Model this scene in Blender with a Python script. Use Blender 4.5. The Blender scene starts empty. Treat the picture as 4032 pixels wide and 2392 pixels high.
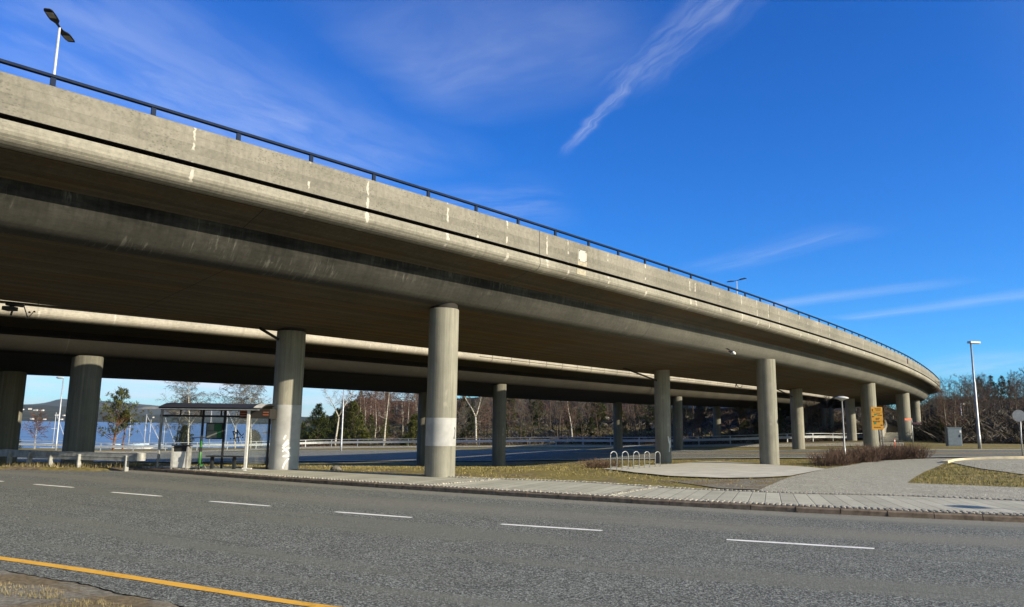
import bpy, math, random
import numpy as np
from mathutils import Vector, Matrix, noise as mnoise
from mathutils.geometry import delaunay_2d_cdt
R_ = math.radians
rng = random.Random(7)
nr = np.random.RandomState(11)
scene = bpy.context.scene
COL = scene.collection

# ------------------------------------------------------------------ survey of the place
# camera station: eye 1.7 m over the pavement; sx/sy are sight-line readings used to survey where things stand
W_, H_, F_ = 4032., 2392., 2950.
CAM = np.array([0, 0, 1.7])
_p, _r = R_(9.25), R_(.75)
FW = np.array([0, math.cos(_p), math.sin(_p)])
RT = np.array([1., 0, 0]); UP = np.cross(RT, FW)
RT, UP = math.cos(_r)*RT + math.sin(_r)*UP, -math.sin(_r)*RT + math.cos(_r)*UP
def ray(x, y): return FW*F_ + RT*(x-W_/2) - UP*(y-H_/2)
def at_z(x, y, z=0.):
    d = ray(x, y); return CAM + d*((z-CAM[2])/d[2])
def at_y(x, y, Y):
    d = ray(x, y); return CAM + d*(Y/d[1])
def px(P):
    P = np.asarray(P, float)-CAM; z = P@FW
    return W_/2+F_*(P@RT)/z, H_/2-F_*(P@UP)/z

# ------------------------------------------------------------------ terrain
ROADZ = -.12
ctrl = []
for x, y in [(700,1838),(900,1846),(1181,1851),(1671,1872),(1800,1880),(2300,1897),(2701,1925),(3200,1944),(3515,1950),(4031,1970)]:
    q = at_z(x, y, 0.); ctrl.append((q[0], q[1], -.01))
for q in [(-20,29.5,-.06),(-30,33,-.1),(-45,40,-.3),(-14,27,-.02),(-8.29,28.06,0),(-2.33,25.48,0),(15.3,44.9,-.41),(9.6,47.8,-.52),(32.5,68.5,.14),(26.95,71.2,-.12),
          (46.3,89.2,.45),(42.6,94.8,.42),(58.3,109.2,.4),(-.8,54.3,-1.25),(-6.5,57,-1.45),(17,77.1,-.52),(11.3,79.8,-.68),(28.6,105,-.45),(-19.1,33.8,-.25),(-24.6,37,-.4),(-30,48,-1.0),
          (60,20,.1),(40,12,0),(80,60,.6),(90,100,.8),(-60,60,-1.6),(-60,95,-1.9)]: ctrl.append(q)
for x, y, Y in [(1175,1835,40),(1175,1820,62),(1175,1778,95),(1255,1758.6,120),(1570,1757,118),(2200,1752.6,108),(2909,1749,98),(3340,1740.6,105),
                (2850,1809,55),(2850,1777,80),(2174,1815.6,64),(2174,1772,96),(700,1822,58),(700,1787,88),(364,1779,102),(620,1777,104),(1000,1770,110),
                (3329,1830,43.5),(3455,1767,58),(3596,1749,76),(3762,1757,63),(3858,1768,60),(4028,1802,41),(3573,1907,24),(3300,1870,30),(3760,1813,41),
                (4031,1810,43),(4031,1875,28),(3615,1808,46),(3615,1775,57),(2500,1858,30.5),(2782,1820,47)]:
    q = at_y(x, y, Y); ctrl.append((q[0], q[1], q[2]))
ctrl = np.array(ctrl)
def _phi(a, b): return np.sqrt(((a[:, None, :2]-b[None, :, :2])**2).sum(2)+4.)
_n = len(ctrl)
_A = np.zeros((_n+3, _n+3)); _A[:_n, :_n] = _phi(ctrl, ctrl)-np.eye(_n)*.8
_A[:_n, _n:] = np.c_[np.ones(_n), ctrl[:, :2]/50]; _A[_n:, :_n] = _A[:_n, _n:].T
_wt = np.linalg.solve(_A, np.r_[ctrl[:, 2], 0, 0, 0])
def rbf(P):
    out = np.empty(len(P))
    for i in range(0, len(P), 20000):
        q = P[i:i+20000]; out[i:i+20000] = _phi(q, ctrl)@_wt[:_n] + np.c_[np.ones(len(q)), q[:, :2]/50]@_wt[_n:]
    return np.clip(out, -3.2, 1.6)
def sst(a, b, x):
    t = np.clip((x-a)/(b-a), 0, 1); return t*t*(3-2*t)
# back edge of the pavement / far edge of the near road, as y over x
_rear = [at_z(x, y, 0.)[:2] for x, y in [(1181,1851),(1671,1872),(1800,1880),(2300,1897),(2701,1925),(3200,1944),(3515,1950),(4031,1970)]]
_rear = np.array([(-120,88),(-60,50),(-32,32.5),(-20,27.9),(-15.4,27.6),(-14.2,29.2),(-13.2,29.4),(-9.2,29.0)]+[tuple(q) for q in _rear]+[(16,16.2),(40,10.5),(120,-2)])
def yrear(x): return np.interp(x, _rear[:, 0], _rear[:, 1])
# crash barrier line behind the far road: t = X/Y, depth
_gr = np.array([(at_y(x, y, Y)[0]/Y, Y) for x, y, Y in [(-600,1780,96),(364,1779,102),(620,1777,104),(1000,1770,110),(1255,1758.6,118),(1570,1757,118),(2200,1752.6,108),(2909,1749,98),(3230,1745,101),(3340,1740.6,105),(3420,1735,108)]])
def fbm(X, Y, s, seed=0.):
    v = np.zeros_like(X); a = 1.
    for k in range(4):
        f = s*2**k
        v += a*np.sin(X*f*1.3+seed+1.7*np.sin(Y*f*.9+k+seed))*np.cos(Y*f*1.1-seed*2+1.3*np.sin(X*f*.7+2*k)); a *= .5
    return v/1.9
def terr(P):
    P = np.asarray(P, float); X, Y = P[:, 0], P[:, 1]
    z = rbf(P)
    Yc = np.maximum(Y, 1.); t = X/Yc
    rd = np.interp(t, _gr[:, 0], _gr[:, 1])
    rd = np.where(t > .49, np.interp(t, [.49, .53, .58, .7, 1.2], [114, 100, 76, 72, 70]), rd)
    dd = Y-rd
    hl = sst(-.30, -.185, t)
    mid = sst(.40, .47, t)
    hh = hl*(sst(4, 55, dd)*5.5 + sst(55, 200, dd)*7)
    hh = np.where(t > .5, sst(.5, .56, t)*(sst(3, 12, dd)*1.8+sst(12, 110, dd)*6.5), hh*(1-mid)+mid*hl*(sst(6, 30, dd)*2.2+sst(30, 120, dd)*6))
    hh = hh*(1+.28*fbm(X, Y, .05, 2.)) + (hh > .3)*.5*fbm(X, Y, .4, 5.)*sst(0, 3, hh)
    shore = sst(10, 45, dd)*(1-hl)*6
    z = z*(1-sst(160, 400, np.hypot(X, Y))) + hh - shore
    z = np.where(Y > 600, np.where(t < .1, -9, z), z)
    yr = yrear(X)
    z = np.where(Y < yr+.4, np.minimum(z, -.02), z); z = np.where(Y < yr, -.34+(z+.34)*sst(-.45, -.1, Y-yr), z)
    return z
def H(x, y): return float(terr(np.array([[x, y]]))[0])
_Ys = np.r_[np.arange(14, 60, .1), np.arange(60, 260, .25)]
def ground(x, y):
    d = ray(x, y); P = CAM+d[None, :]*(_Ys/d[1])[:, None]
    g = terr(P)-P[:, 2]; i = np.argmax(g > 0)
    if i == 0: return at_z(x, y, 0)
    return P[i]*np.array([1, 1, 0])+np.array([0, 0, H(P[i, 0], P[i, 1])])

# ------------------------------------------------------------------ mesh building
class MB:
    def __init__(s): s.v = []; s.f = []; s.uv = []; s.m = []; s.has_uv = False
    def face(s, idx, uv=None, m=0):
        s.f.append(tuple(idx)); s.m.append(m); s.uv.append(uv)
        if uv is not None: s.has_uv = True
    def add(s, vs):
        i = len(s.v); s.v.extend([tuple(float(c) for c in v) for v in vs]); return i
    def quad(s, a, b, c, d, m=0, uv=None):
        i = s.add([a, b, c, d]); s.face((i, i+1, i+2, i+3), uv, m)
    def box(s, c, size, rz=0, m=0, rx=0, ry=0):
        M = Matrix.Rotation(rz, 3, 'Z') @ Matrix.Rotation(ry, 3, 'Y') @ Matrix.Rotation(rx, 3, 'X')
        x, y, z = size[0]/2, size[1]/2, size[2]/2
        i = s.add([Vector(c)+M@Vector(p) for p in ((-x,-y,-z),(x,-y,-z),(x,y,-z),(-x,y,-z),(-x,-y,z),(x,-y,z),(x,y,z),(-x,y,z))])
        for f in ((3,2,1,0),(4,5,6,7),(0,1,5,4),(1,2,6,5),(2,3,7,6),(3,0,4,7)): s.face([i+k for k in f], None, m)
    def bbox(s, c, size, b=.01, rz=0, m=0):
        # box with chamfered upright edges and top
        x, y, z = size[0]/2, size[1]/2, size[2]/2
        M = Matrix.Rotation(rz, 3, 'Z'); C = Vector(c)
        def ring(ix, zz):
            X, Y = x-ix, y-ix
            return [C+M@Vector(p) for p in ((-X+b,-Y,zz),(X-b,-Y,zz),(X,-Y+b,zz),(X,Y-b,zz),(X-b,Y,zz),(-X+b,Y,zz),(-X,Y-b,zz),(-X,-Y+b,zz))]
        R = [ring(0, -z), ring(0, z-b), ring(b, z)]
        i = s.add(R[0]+R[1]+R[2])
        for k in range(2):
            for j in range(8): s.face((i+k*8+j, i+k*8+(j+1) % 8, i+k*8+8+(j+1) % 8, i+k*8+8+j), None, m)
        s.face([i+16+j for j in range(8)], None, m); s.face([i+7-j for j in range(8)], None, m)
    def tube(s, pts, rad, n=8, m=0, cap=True):
        pts = [Vector(p) for p in pts]
        if not hasattr(rad, '__len__'): rad = [rad]*len(pts)
        base = len(s.v); up = Vector((.13, .21, 1)).normalized()
        for k, p in enumerate(pts):
            t = (pts[min(k+1, len(pts)-1)]-pts[max(k-1, 0)])
            t = t.normalized() if t.length > 1e-9 else Vector((0, 0, 1))
            a = t.cross(up if abs(t.dot(up)) < .97 else Vector((1, .2, 0))).normalized(); b = t.cross(a)
            for j in range(n):
                an = 2*math.pi*j/n; q = p+(a*math.cos(an)+b*math.sin(an))*rad[k]; s.v.append((q.x, q.y, q.z))
        for k in range(len(pts)-1):
            for j in range(n):
                s.face((base+k*n+j, base+k*n+(j+1) % n, base+k*n+n+(j+1) % n, base+k*n+n+j), None, m)
        if cap:
            s.face([base+j for j in range(n)][::-1], None, m); s.face([base+(len(pts)-1)*n+j for j in range(n)], None, m)
    def lathe(s, c, prof, n=24, m=0, uvscale=True):
        # prof: (radius, z) ; uv = metres
        c = Vector(c); base = len(s.v)
        for (r, z) in prof:
            for j in range(n+1):
                a = 2*math.pi*j/n; s.v.append((c.x+r*math.cos(a), c.y+r*math.sin(a), c.z+z))
        R0 = max(p[0] for p in prof)
        for k in range(len(prof)-1):
            for j in range(n):
                u0, u1 = 2*math.pi*R0*j/n, 2*math.pi*R0*(j+1)/n
                s.face((base+k*(n+1)+j, base+k*(n+1)+j+1, base+(k+1)*(n+1)+j+1, base+(k+1)*(n+1)+j),
                       ((u0, prof[k][1]), (u1, prof[k][1]), (u1, prof[k+1][1]), (u0, prof[k+1][1])), m)
    def ribbon(s, pts, nrm, w, m=0, th=0):
        # flat stroke along pts lying in the surface with normal nrm (one or per point)
        pts = [Vector(p) for p in pts]; k = len(pts)
        ns = [Vector(nrm)]*k if not isinstance(nrm, list) else [Vector(q) for q in nrm]
        L = []
        for i in range(k):
            t = (pts[min(i+1, k-1)]-pts[max(i-1, 0)]).normalized(); q = t.cross(ns[i]).normalized()*w/2
            L.append((pts[i]+q, pts[i]-q))
        i0 = s.add([v for pr in L for v in pr])
        for i in range(k-1): s.face((i0+2*i, i0+2*i+1, i0+2*i+3, i0+2*i+2), None, m)
    def sweep(s, P, N, S, prof, m=None, closed=False):
        # P curve points (edge), N inward unit normals, S arc length; prof list of (d, e): d inside, e below
        base = len(s.v); k = len(prof)
        for p, n in zip(P, N):
            for d, e in prof: s.v.append((p[0]+n[0]*d, p[1]+n[1]*d, p[2]-e))
        L = [0.]
        for a, b in zip(prof[:-1], prof[1:]): L.append(L[-1]+math.hypot(a[0]-b[0], a[1]-b[1]))
        kk = k if closed else k-1
        for i in range(len(P)-1):
            for j in range(kk):
                j2 = (j+1) % k; l2 = L[j+1] if j+1 < k else L[j]+math.hypot(prof[j][0]-prof[0][0], prof[j][1]-prof[0][1])
                s.face((base+i*k+j, base+(i+1)*k+j, base+(i+1)*k+j2, base+i*k+j2),
                       ((S[i], L[j]), (S[i+1], L[j]), (S[i+1], l2), (S[i], l2)), m[j] if m else 0)
        if closed:
            s.face([base+j for j in range(k)]); s.face([base+(len(P)-1)*k+j for j in range(k)][::-1])
def mesh(name, mb, mats, smooth=False, loc=(0, 0, 0)):
    me = bpy.data.meshes.new(name)
    v = np.array(mb.v, float).reshape(-1, 3)-np.array(loc, float)
    me.from_pydata(v.tolist(), [], mb.f)
    mats = mats if isinstance(mats, (list, tuple)) else [mats]
    for q in mats: me.materials.append(q)
    if len(mats) > 1: me.polygons.foreach_set('material_index', mb.m)
    if mb.has_uv:
        uvl = me.uv_layers.new(name='UVMap'); a = []
        for f, uv in zip(mb.f, mb.uv):
            if uv is None: a.extend([0., 0.]*len(f))
            else:
                for q in uv: a.extend(q)
        uvl.data.foreach_set('uv', a)
    if smooth: me.polygons.foreach_set('use_smooth', [True]*len(me.polygons))
    me.update(); return me
def obj(name, mb, mats, parent=None, smooth=False, world=False, label=None, me=None):
    # world=True: verts are world coordinates and the parent sits unrotated
    loc = (0, 0, 0)
    if parent is not None and world:
        q = parent; loc = Vector((0, 0, 0))
        while q is not None: loc = loc+q.location; q = q.parent
    if me is None: me = mesh(name, mb, mats, smooth, loc)
    o = bpy.data.objects.new(name, me); COL.objects.link(o)
    if parent is not None: o.parent = parent
    if label: o['label'] = label
    return o
def thing(name, label, cat, loc=(0, 0, 0), rz=0, group=None):
    o = bpy.data.objects.new(name, None); COL.objects.link(o); o.empty_display_size = .2
    o.location = Vector(tuple(float(c) for c in loc)); o.rotation_euler = (0, 0, rz)
    o['label'] = label; o['category'] = cat
    if group: o['group'] = group
    return o
def tag(o, label, cat, group=None, loc=None):
    o['label'] = label; o['category'] = cat
    if group: o['group'] = group
    return o
def struct(name, mb, mats, smooth=False, parent=None):
    o = obj(name, mb, mats, parent, smooth)
    if parent is None: o['kind'] = 'structure'
    return o
def dup(root, loc, rz=0., label=None, group=None, scale=1.):
    r = root.copy(); COL.objects.link(r); r.location = Vector(tuple(float(c) for c in loc)); r.rotation_euler = (0, 0, rz); r.scale = (scale,)*3
    if label: r['label'] = label
    if group: r['group'] = group
    for ch in list(root.children):
        c = ch.copy(); COL.objects.link(c); c.parent = r
        for g in list(ch.children):
            d = g.copy(); COL.objects.link(d); d.parent = c
    return r
def drape(poly, step, off, extra=None):
    # sheet over the terrain filling a plan polygon
    P = [Vector((float(a), float(b))) for a, b in poly]; n = len(P)
    # densify border
    B = []
    for i in range(n):
        a, b = P[i], P[(i+1) % n]; k = max(1, int((b-a).length/step))
        for j in range(k): B.append(a+(b-a)*j/k)
    E = [(i, (i+1) % len(B)) for i in range(len(B))]
    xs = [p.x for p in P]; ys = [p.y for p in P]; I = []
    for x in np.arange(min(xs)+step/2, max(xs), step):
        for y in np.arange(min(ys)+step/2, max(ys), step): I.append(Vector((x+rng.uniform(-.1, .1)*step, y+rng.uniform(-.1, .1)*step)))
    r = delaunay_2d_cdt(B+I, E, [list(range(len(B)))], 1, 1e-4)
    vs = np.array([(v.x, v.y) for v in r[0]]); z = terr(vs)+off
    mb = MB(); mb.v = [(x, y, zz) for (x, y), zz in zip(vs.tolist(), z.tolist())]
    for f in r[2]: mb.face(f)
    return mb
def strip(path, w, off, step=1.):
    # draped strip along a plan polyline
    P = [Vector((float(a[0]), float(a[1]))) for a in path]; Q = []
    for a, b in zip(P[:-1], P[1:]):
        k = max(1, int((b-a).length/step)); Q += [a+(b-a)*j/k for j in range(k)]
    Q.append(P[-1]); L = []
    for i, q in enumerate(Q):
        t = (Q[min(i+1, len(Q)-1)]-Q[max(i-1, 0)]).normalized(); nn = Vector((-t.y, t.x))*w/2
        L += [q+nn, q-nn]
    z = terr(np.array([(v.x, v.y) for v in L]))+off
    mb = MB(); mb.v = [(v.x, v.y, float(zz)) for v, zz in zip(L, z)]
    for i in range(len(Q)-1): mb.face((2*i, 2*i+1, 2*i+3, 2*i+2))
    return mb

# ------------------------------------------------------------------ materials
class NT:
    def __init__(s, name, rough=.85, spec=.3, metal=0.):
        s.mat = bpy.data.materials.new(name); s.mat.use_nodes = True; s.t = s.mat.node_tree; s.b = s.t.nodes['Principled BSDF']
        s.b.inputs['Roughness'].default_value = rough; s.b.inputs['Specular IOR Level'].default_value = spec; s.b.inputs['Metallic'].default_value = metal
    def n(s, ty, **k):
        q = s.t.nodes.new(ty)
        for a, v in k.items(): setattr(q, a, v)
        return q
    def L(s, a, b): s.t.links.new(a, b)
    def inp(s, sock, v):
        if isinstance(v, (int, float)): sock.default_value = v
        elif isinstance(v, (tuple, list)): sock.default_value = (tuple(v)+(1,))[:len(sock.default_value)] if hasattr(sock.default_value, '__len__') else v[0]
        else: s.L(v, sock)
    def math(s, op, a, b=None, c=None, clamp=False):
        q = s.n('ShaderNodeMath', operation=op, use_clamp=clamp); s.inp(q.inputs[0], a)
        if b is not None: s.inp(q.inputs[1], b)
        if c is not None: s.inp(q.inputs[2], c)
        return q.outputs[0]
    def mix(s, f, a, b, mode='MIX'):
        q = s.n('ShaderNodeMix', data_type='RGBA', blend_type=mode); s.inp(q.inputs[0], f); s.inp(q.inputs[6], a); s.inp(q.inputs[7], b); return q.outputs[2]
    def sst(s, a, b, x):
        q = s.n('ShaderNodeMapRange', interpolation_type='SMOOTHSTEP'); s.inp(q.inputs[0], x); q.inputs[1].default_value = a; q.inputs[2].default_value = b; return q.outputs[0]
    def coord(s, k='Object'): return s.n('ShaderNodeTexCoord').outputs[k]
    def pos(s): return s.n('ShaderNodeNewGeometry').outputs['Position']
    def map(s, v, scale=(1, 1, 1), loc=(0, 0, 0), rot=(0, 0, 0)):
        q = s.n('ShaderNodeMapping'); s.L(v, q.inputs[0]); q.inputs[1].default_value = loc; q.inputs[2].default_value = rot; q.inputs[3].default_value = scale; return q.outputs[0]
    def noise(s, v, sc=1., det=4., rough=.55, dist=0.):
        q = s.n('ShaderNodeTexNoise'); s.L(v, q.inputs['Vector']); q.inputs['Scale'].default_value = sc; q.inputs['Detail'].default_value = det
        q.inputs['Roughness'].default_value = rough; q.inputs['Distortion'].default_value = dist; return q.outputs[0]
    def vor(s, v, sc=1., feat='F1', out='Distance', rand=1.):
        q = s.n('ShaderNodeTexVoronoi', feature=feat); s.L(v, q.inputs['Vector']); q.inputs['Scale'].default_value = sc; q.inputs['Randomness'].default_value = rand; return q.outputs[out]
    def white(s, w):
        q = s.n('ShaderNodeTexWhiteNoise', noise_dimensions='1D'); s.inp(q.inputs['W'], w); return q.outputs[0]
    def ramp(s, f, stops):
        q = s.n('ShaderNodeValToRGB'); s.inp(q.inputs[0], f); e = q.color_ramp.elements
        e[0].position, e[0].color = stops[0][0], tuple(stops[0][1])+(1,); e[1].position, e[1].color = stops[1][0], tuple(stops[1][1])+(1,)
        for p, c in stops[2:]:
            k = e.new(p); k.color = tuple(c)+(1,)
        return q.outputs[0]
    def sep(s, v):
        q = s.n('ShaderNodeSeparateXYZ'); s.L(v, q.inputs[0]); return q.outputs
    def comb(s, x, y, z=0.):
        q = s.n('ShaderNodeCombineXYZ'); s.inp(q.inputs[0], x); s.inp(q.inputs[1], y); s.inp(q.inputs[2], z); return q.outputs[0]
    def bump(s, h, strength=.3, dist=.02):
        q = s.n('ShaderNodeBump'); q.inputs['Strength'].default_value = strength; q.inputs['Distance'].default_value = dist; s.L(h, q.inputs['Height']); s.L(q.outputs[0], s.b.inputs['Normal'])
    def col(s, c): s.inp(s.b.inputs['Base Color'], c); return s.mat
def simple(name, c, rough=.6, spec=.3, metal=0., var=.12, sc=6.):
    m = NT(name, rough, spec, metal); v = m.noise(m.coord(), sc, 4)
    d = [max(0, q*(1-var*1.6)) for q in c]; l = [min(1, q*(1+var*1.6)) for q in c]
    return m.col(m.ramp(v, [(.3, d), (.7, l)]))
def concrete(name, c, streak=True, lime=0., boards=.1, boardstr=.25, joint=0., stain=0., pits=.5, limeper=1.7, tone=.0, jw=.02, joff=15., bandv=None, drips=0., wide=1., fade=None):
    m = NT(name, .9, .2); uv = m.coord('UV'); u, v, _ = m.sep(uv); w3 = m.pos()
    big = m.noise(w3, .35, 5, .6); fine = m.noise(w3, 9, 5, .65)
    d = tuple(q*.66 for q in c); l = tuple(q*1.22 for q in c)
    k = m.ramp(m.math('ADD', m.math('MULTIPLY', big, .55), m.math('MULTIPLY', fine, .45)), [(.34, d), (.64, l)])
    if tone: k = m.mix(m.sst(.48, .62, m.noise(m.map(uv, (.25, .9, 1)), 1., 3)), k, m.mix(.75, k, (c[0]*1.12, c[1]*.88, c[2]*.62)))
    if streak:
        st = m.noise(m.map(uv, (5., .35, 1)), 1., 5, .7); k = m.mix(m.math('MULTIPLY', m.sst(.5, .75, st), .38), k, tuple(q*.42 for q in c))
    if boards:
        cell = m.math('FLOOR', m.math('DIVIDE', v, boards)); fr = m.math('FRACT', m.math('DIVIDE', v, boards))
        tint = m.math('MULTIPLY_ADD', m.white(cell), .5*boardstr*2, 1-.5*boardstr)
        k = m.mix(1., k, m.comb(tint, tint, tint), 'MULTIPLY')
        ln = m.math('MULTIPLY', m.sst(.07, .0, fr), m.math('MULTIPLY', boardstr*2.2, m.sst(.35, .6, m.noise(m.map(uv, (.5, 6, 1)), 1., 2))), clamp=True)
        k = m.mix(ln, k, tuple(q*.4 for q in c))
    if pits:
        pv = m.vor(m.map(uv, (12, 17, 1)), 1.); thr = m.noise(m.map(uv, (.7, .9, 1)), 1., 4)
        pm = m.math('MULTIPLY', m.sst(.42, .18, pv), m.sst(.36, .62, thr)); k = m.mix(m.math('MULTIPLY', pm, pits), k, tuple(q*.45 for q in c))
    if stain:
        s1 = m.noise(m.map(uv, (.6, 1.6, 1)), 1., 5, .7); s2 = m.noise(m.map(uv, (7, .5, 1)), 1., 4)
        sm = m.math('MULTIPLY', m.sst(.32, .70, m.math('MULTIPLY_ADD', s2, .35, m.math('MULTIPLY', s1, .75))), stain)
        if bandv: sm = m.math('MULTIPLY', sm, m.sst(bandv[1], bandv[0], v))
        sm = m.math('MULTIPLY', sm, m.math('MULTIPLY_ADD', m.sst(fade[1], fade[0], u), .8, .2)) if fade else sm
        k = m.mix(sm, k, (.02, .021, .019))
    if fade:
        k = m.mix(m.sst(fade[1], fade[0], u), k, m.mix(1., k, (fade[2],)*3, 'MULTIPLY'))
    if drips:
        dv = m.noise(m.map(uv, (8, 1.1, 1)), 1., 5, .7, .7); ar = m.noise(m.map(uv, (.45, .9, 1), (3.7, 0, 0)), 1., 2)
        k = m.mix(m.math('MULTIPLY', m.math('MULTIPLY', m.sst(.50, .68, dv), m.sst(.50, .64, ar)), drips), k, (.21, .205, .18))
    if lime:
        cc = m.math('DIVIDE', u, limeper); ci = m.math('FLOOR', cc); cf = m.math('FRACT', cc)
        cen = m.math('MULTIPLY_ADD', m.white(m.math('ADD', ci, 3.3)), .7, .15)
        wob = m.math('MULTIPLY', m.math('SUBTRACT', m.noise(m.map(uv, (2, 7, 1)), 1., 3), .5), .07)
        dist = m.math('ABSOLUTE', m.math('ADD', m.math('SUBTRACT', cf, cen), wob))
        wid = m.math('MULTIPLY_ADD', m.noise(m.map(uv, (1.1, 5, 1), (9, 2, 0)), 1., 3), .075*wide, -.014*wide)
        mk = m.sst(1., .55, m.math('DIVIDE', dist, m.math('MAXIMUM', wid, .002)))
        br = m.sst(.46, .56, m.noise(m.map(uv, (.6, 3.2, 1), (1, 5, 0)), 1., 3)); pr = m.math('GREATER_THAN', m.white(m.math('ADD', ci, 51.7)), 1-lime)
        k = m.mix(m.math('MULTIPLY', m.math('MULTIPLY', mk, br), pr), k, (.43, .41, .36))
    h = m.math('MULTIPLY_ADD', fine, .6, m.math('MULTIPLY', big, .2))
    if joint:
        jf = m.math('ABSOLUTE', m.math('SUBTRACT', m.math('MULTIPLY', m.math('FRACT', m.math('DIVIDE', m.math('ADD', u, joint*50-joff+joint/2), joint)), joint), joint/2))
        jm = m.sst(jw, jw*.4, jf); k = m.mix(jm, k, (.03, .028, .025))
    m.bump(h, .25, .02)
    return m.col(k)
CW = (.205, .193, .163)
M = {}
M['parapet'] = concrete('parapet concrete', CW, lime=.7, boards=.21, boardstr=.26, joint=20., pits=.62, stain=.13, limeper=1.62)
M['lip'] = concrete('edge beam concrete', (.24, .226, .188), lime=.7, boards=.062, boardstr=.5, joint=20., pits=.4, limeper=1.62, wide=1.8)
M['lipB'] = concrete('edge panel concrete', (.33, .305, .255), boards=.3, boardstr=.1, joint=2., pits=.1, jw=.035, joff=0.)
M['lipB2'] = concrete('pale edge concrete', (.33, .305, .255), boards=.09, boardstr=.18, joint=20., pits=.1, lime=.4)
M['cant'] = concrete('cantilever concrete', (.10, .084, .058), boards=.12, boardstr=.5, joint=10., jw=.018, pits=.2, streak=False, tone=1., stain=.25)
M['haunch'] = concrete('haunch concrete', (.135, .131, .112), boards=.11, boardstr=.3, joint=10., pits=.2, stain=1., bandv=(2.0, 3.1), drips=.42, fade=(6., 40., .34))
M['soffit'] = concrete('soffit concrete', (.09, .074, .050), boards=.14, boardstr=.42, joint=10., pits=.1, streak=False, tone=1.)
M['cantB'] = concrete('cantilever concrete rear', (.045, .039, .028), boards=.12, boardstr=.35, joint=10., jw=.018, pits=.2, streak=False, tone=1., stain=.4)  # rear underside concretes coloured darker to carry the shade behind the front deck
M['haunchB'] = concrete('haunch concrete rear', (.055, .049, .037), boards=.11, boardstr=.3, joint=10., pits=.2, streak=False, stain=.5, fade=(62., 115., .35))  # fade darkens the left stretch further, shade put into the colour
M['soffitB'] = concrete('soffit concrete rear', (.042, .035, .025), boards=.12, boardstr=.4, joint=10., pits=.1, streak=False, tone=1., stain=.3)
def pillar_mat(name, c):
    m = NT(name, .9, .2); uv = m.coord('UV'); u, v, _ = m.sep(uv)
    fr = m.math('FRACT', m.math('DIVIDE', u, .085)); ce = m.math('FLOOR', m.math('DIVIDE', u, .085))
    big = m.noise(m.pos(), .7, 5, .65); st = m.noise(m.map(uv, (7, .35, 1)), 1., 5, .7); fi = m.noise(m.pos(), 14, 4)
    k = m.ramp(m.math('ADD', m.math('MULTIPLY', st, .6), m.math('MULTIPLY', big, .4)), [(.33, tuple(q*.62 for q in c)), (.62, tuple(q*1.18 for q in c))])
    t = m.math('MULTIPLY_ADD', m.white(ce), .26, .86); k = m.mix(1., k, m.comb(t, t, t), 'MULTIPLY')
    k = m.mix(m.math('MULTIPLY', m.sst(.10, .0, fr), .4), k, tuple(q*.5 for q in c))
    k = m.mix(m.math('MULTIPLY', m.sst(.62, .72, m.noise(m.map(uv, (3, .8, 1), (4, 4, 0)), 1., 4, .7)), .45), k, (.36, .34, .285))
    k = m.mix(m.math('MULTIPLY', m.sst(.5, .0, v), .45), k, (.13, .115, .085))
    m.bump(m.math('ADD', m.math('MULTIPLY', m.sst(.1, .0, fr), -.6), fi), .3, .015)
    return m.col(k)
M['pillar'] = pillar_mat('board marked pillar concrete', (.232, .224, .185))
M['pillarB'] = pillar_mat('shade darkened rear pillar concrete', (.145, .14, .115))  # darker copy of the pillar concrete, with the front deck's shade in its colour
M['paint'] = simple('pale grey paint over concrete', (.34, .34, .335), .8, .3, var=.10, sc=2.5)
M['spray_white'] = simple('white spray paint', (.80, .80, .78), .7)
M['spray_black'] = simple('black spray paint', (.012, .012, .014), .5)
M['gap'] = simple('joint darkened for recess shade', (.022, .02, .018), .95)  # near-black colour stands for the shade inside the groove below the parapet
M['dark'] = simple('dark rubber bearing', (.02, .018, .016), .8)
M['groove'] = simple('shaded joint concrete', (.10, .09, .075), .9)
M['rail_blue'] = simple('dark blue painted steel', (.011, .020, .046), .75, .1)
M['galv'] = simple('galvanised steel', (.36, .375, .39), .5, .4, .5, var=.15, sc=9.)
M['galv_dull'] = simple('weathered galvanised steel', (.30, .30, .285), .6, .4, .3, var=.22, sc=5.)
M['white_metal'] = simple('white painted steel', (.50, .50, .485), .45, .35)
M['dark_metal'] = simple('dark grey coated aluminium', (.022, .023, .025), .55, .25)
M['mid_metal'] = simple('grey aluminium', (.30, .31, .32), .45, .4, .4)
M['cabinet'] = simple('blue grey cabinet paint', (.155, .19, .225), .55, .35, var=.08)
M['green'] = simple('scooter green paint', (.03, .15, .025), .4, .5)
M['tyre'] = simple('black rubber', (.015, .015, .015), .8)
M['sign_yellow'] = simple('amber sign film', (.45, .215, .009), .5, .4, var=.06)
M['sign_green'] = simple('green route shield', (.02, .17, .10), .5)
M['sign_white'] = simple('white sign film', (.75, .75, .74), .5)
M['sign_red'] = simple('red orange sign film', (.55, .13, .06), .5)
M['sign_dark'] = simple('dark sign back', (.06, .022, .035), .6)
M['sign_back'] = simple('grey sign back', (.22, .23, .245), .55, .3, .3)
M['poster_green'] = simple('green timetable print', (.015, .10, .04), .5)
M['poster_grey'] = simple('grey timetable print', (.15, .165, .15), .5)
M['display_red'] = simple('red brown display slat', (.30, .085, .035), .5)
M['plate'] = simple('pale plate', (.38, .38, .36), .6, var=.08, sc=12)
M['patch'] = simple('pale mortar patch', (.32, .29, .22), .9, var=.14, sc=9)
M['white_line'] = None
def paintline(name, c):
    m = NT(name, .75, .25); p = m.pos(); w = m.noise(p, 22, 4, .7); w2 = m.noise(p, 2.2, 4)
    k = m.mix(m.sst(.50, .72, m.math('ADD', m.math('MULTIPLY', w, .6), m.math('MULTIPLY', w2, .45))), c, tuple(q*.62 for q in c)); m.bump(w, .2, .01); return m.col(k)
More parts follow.
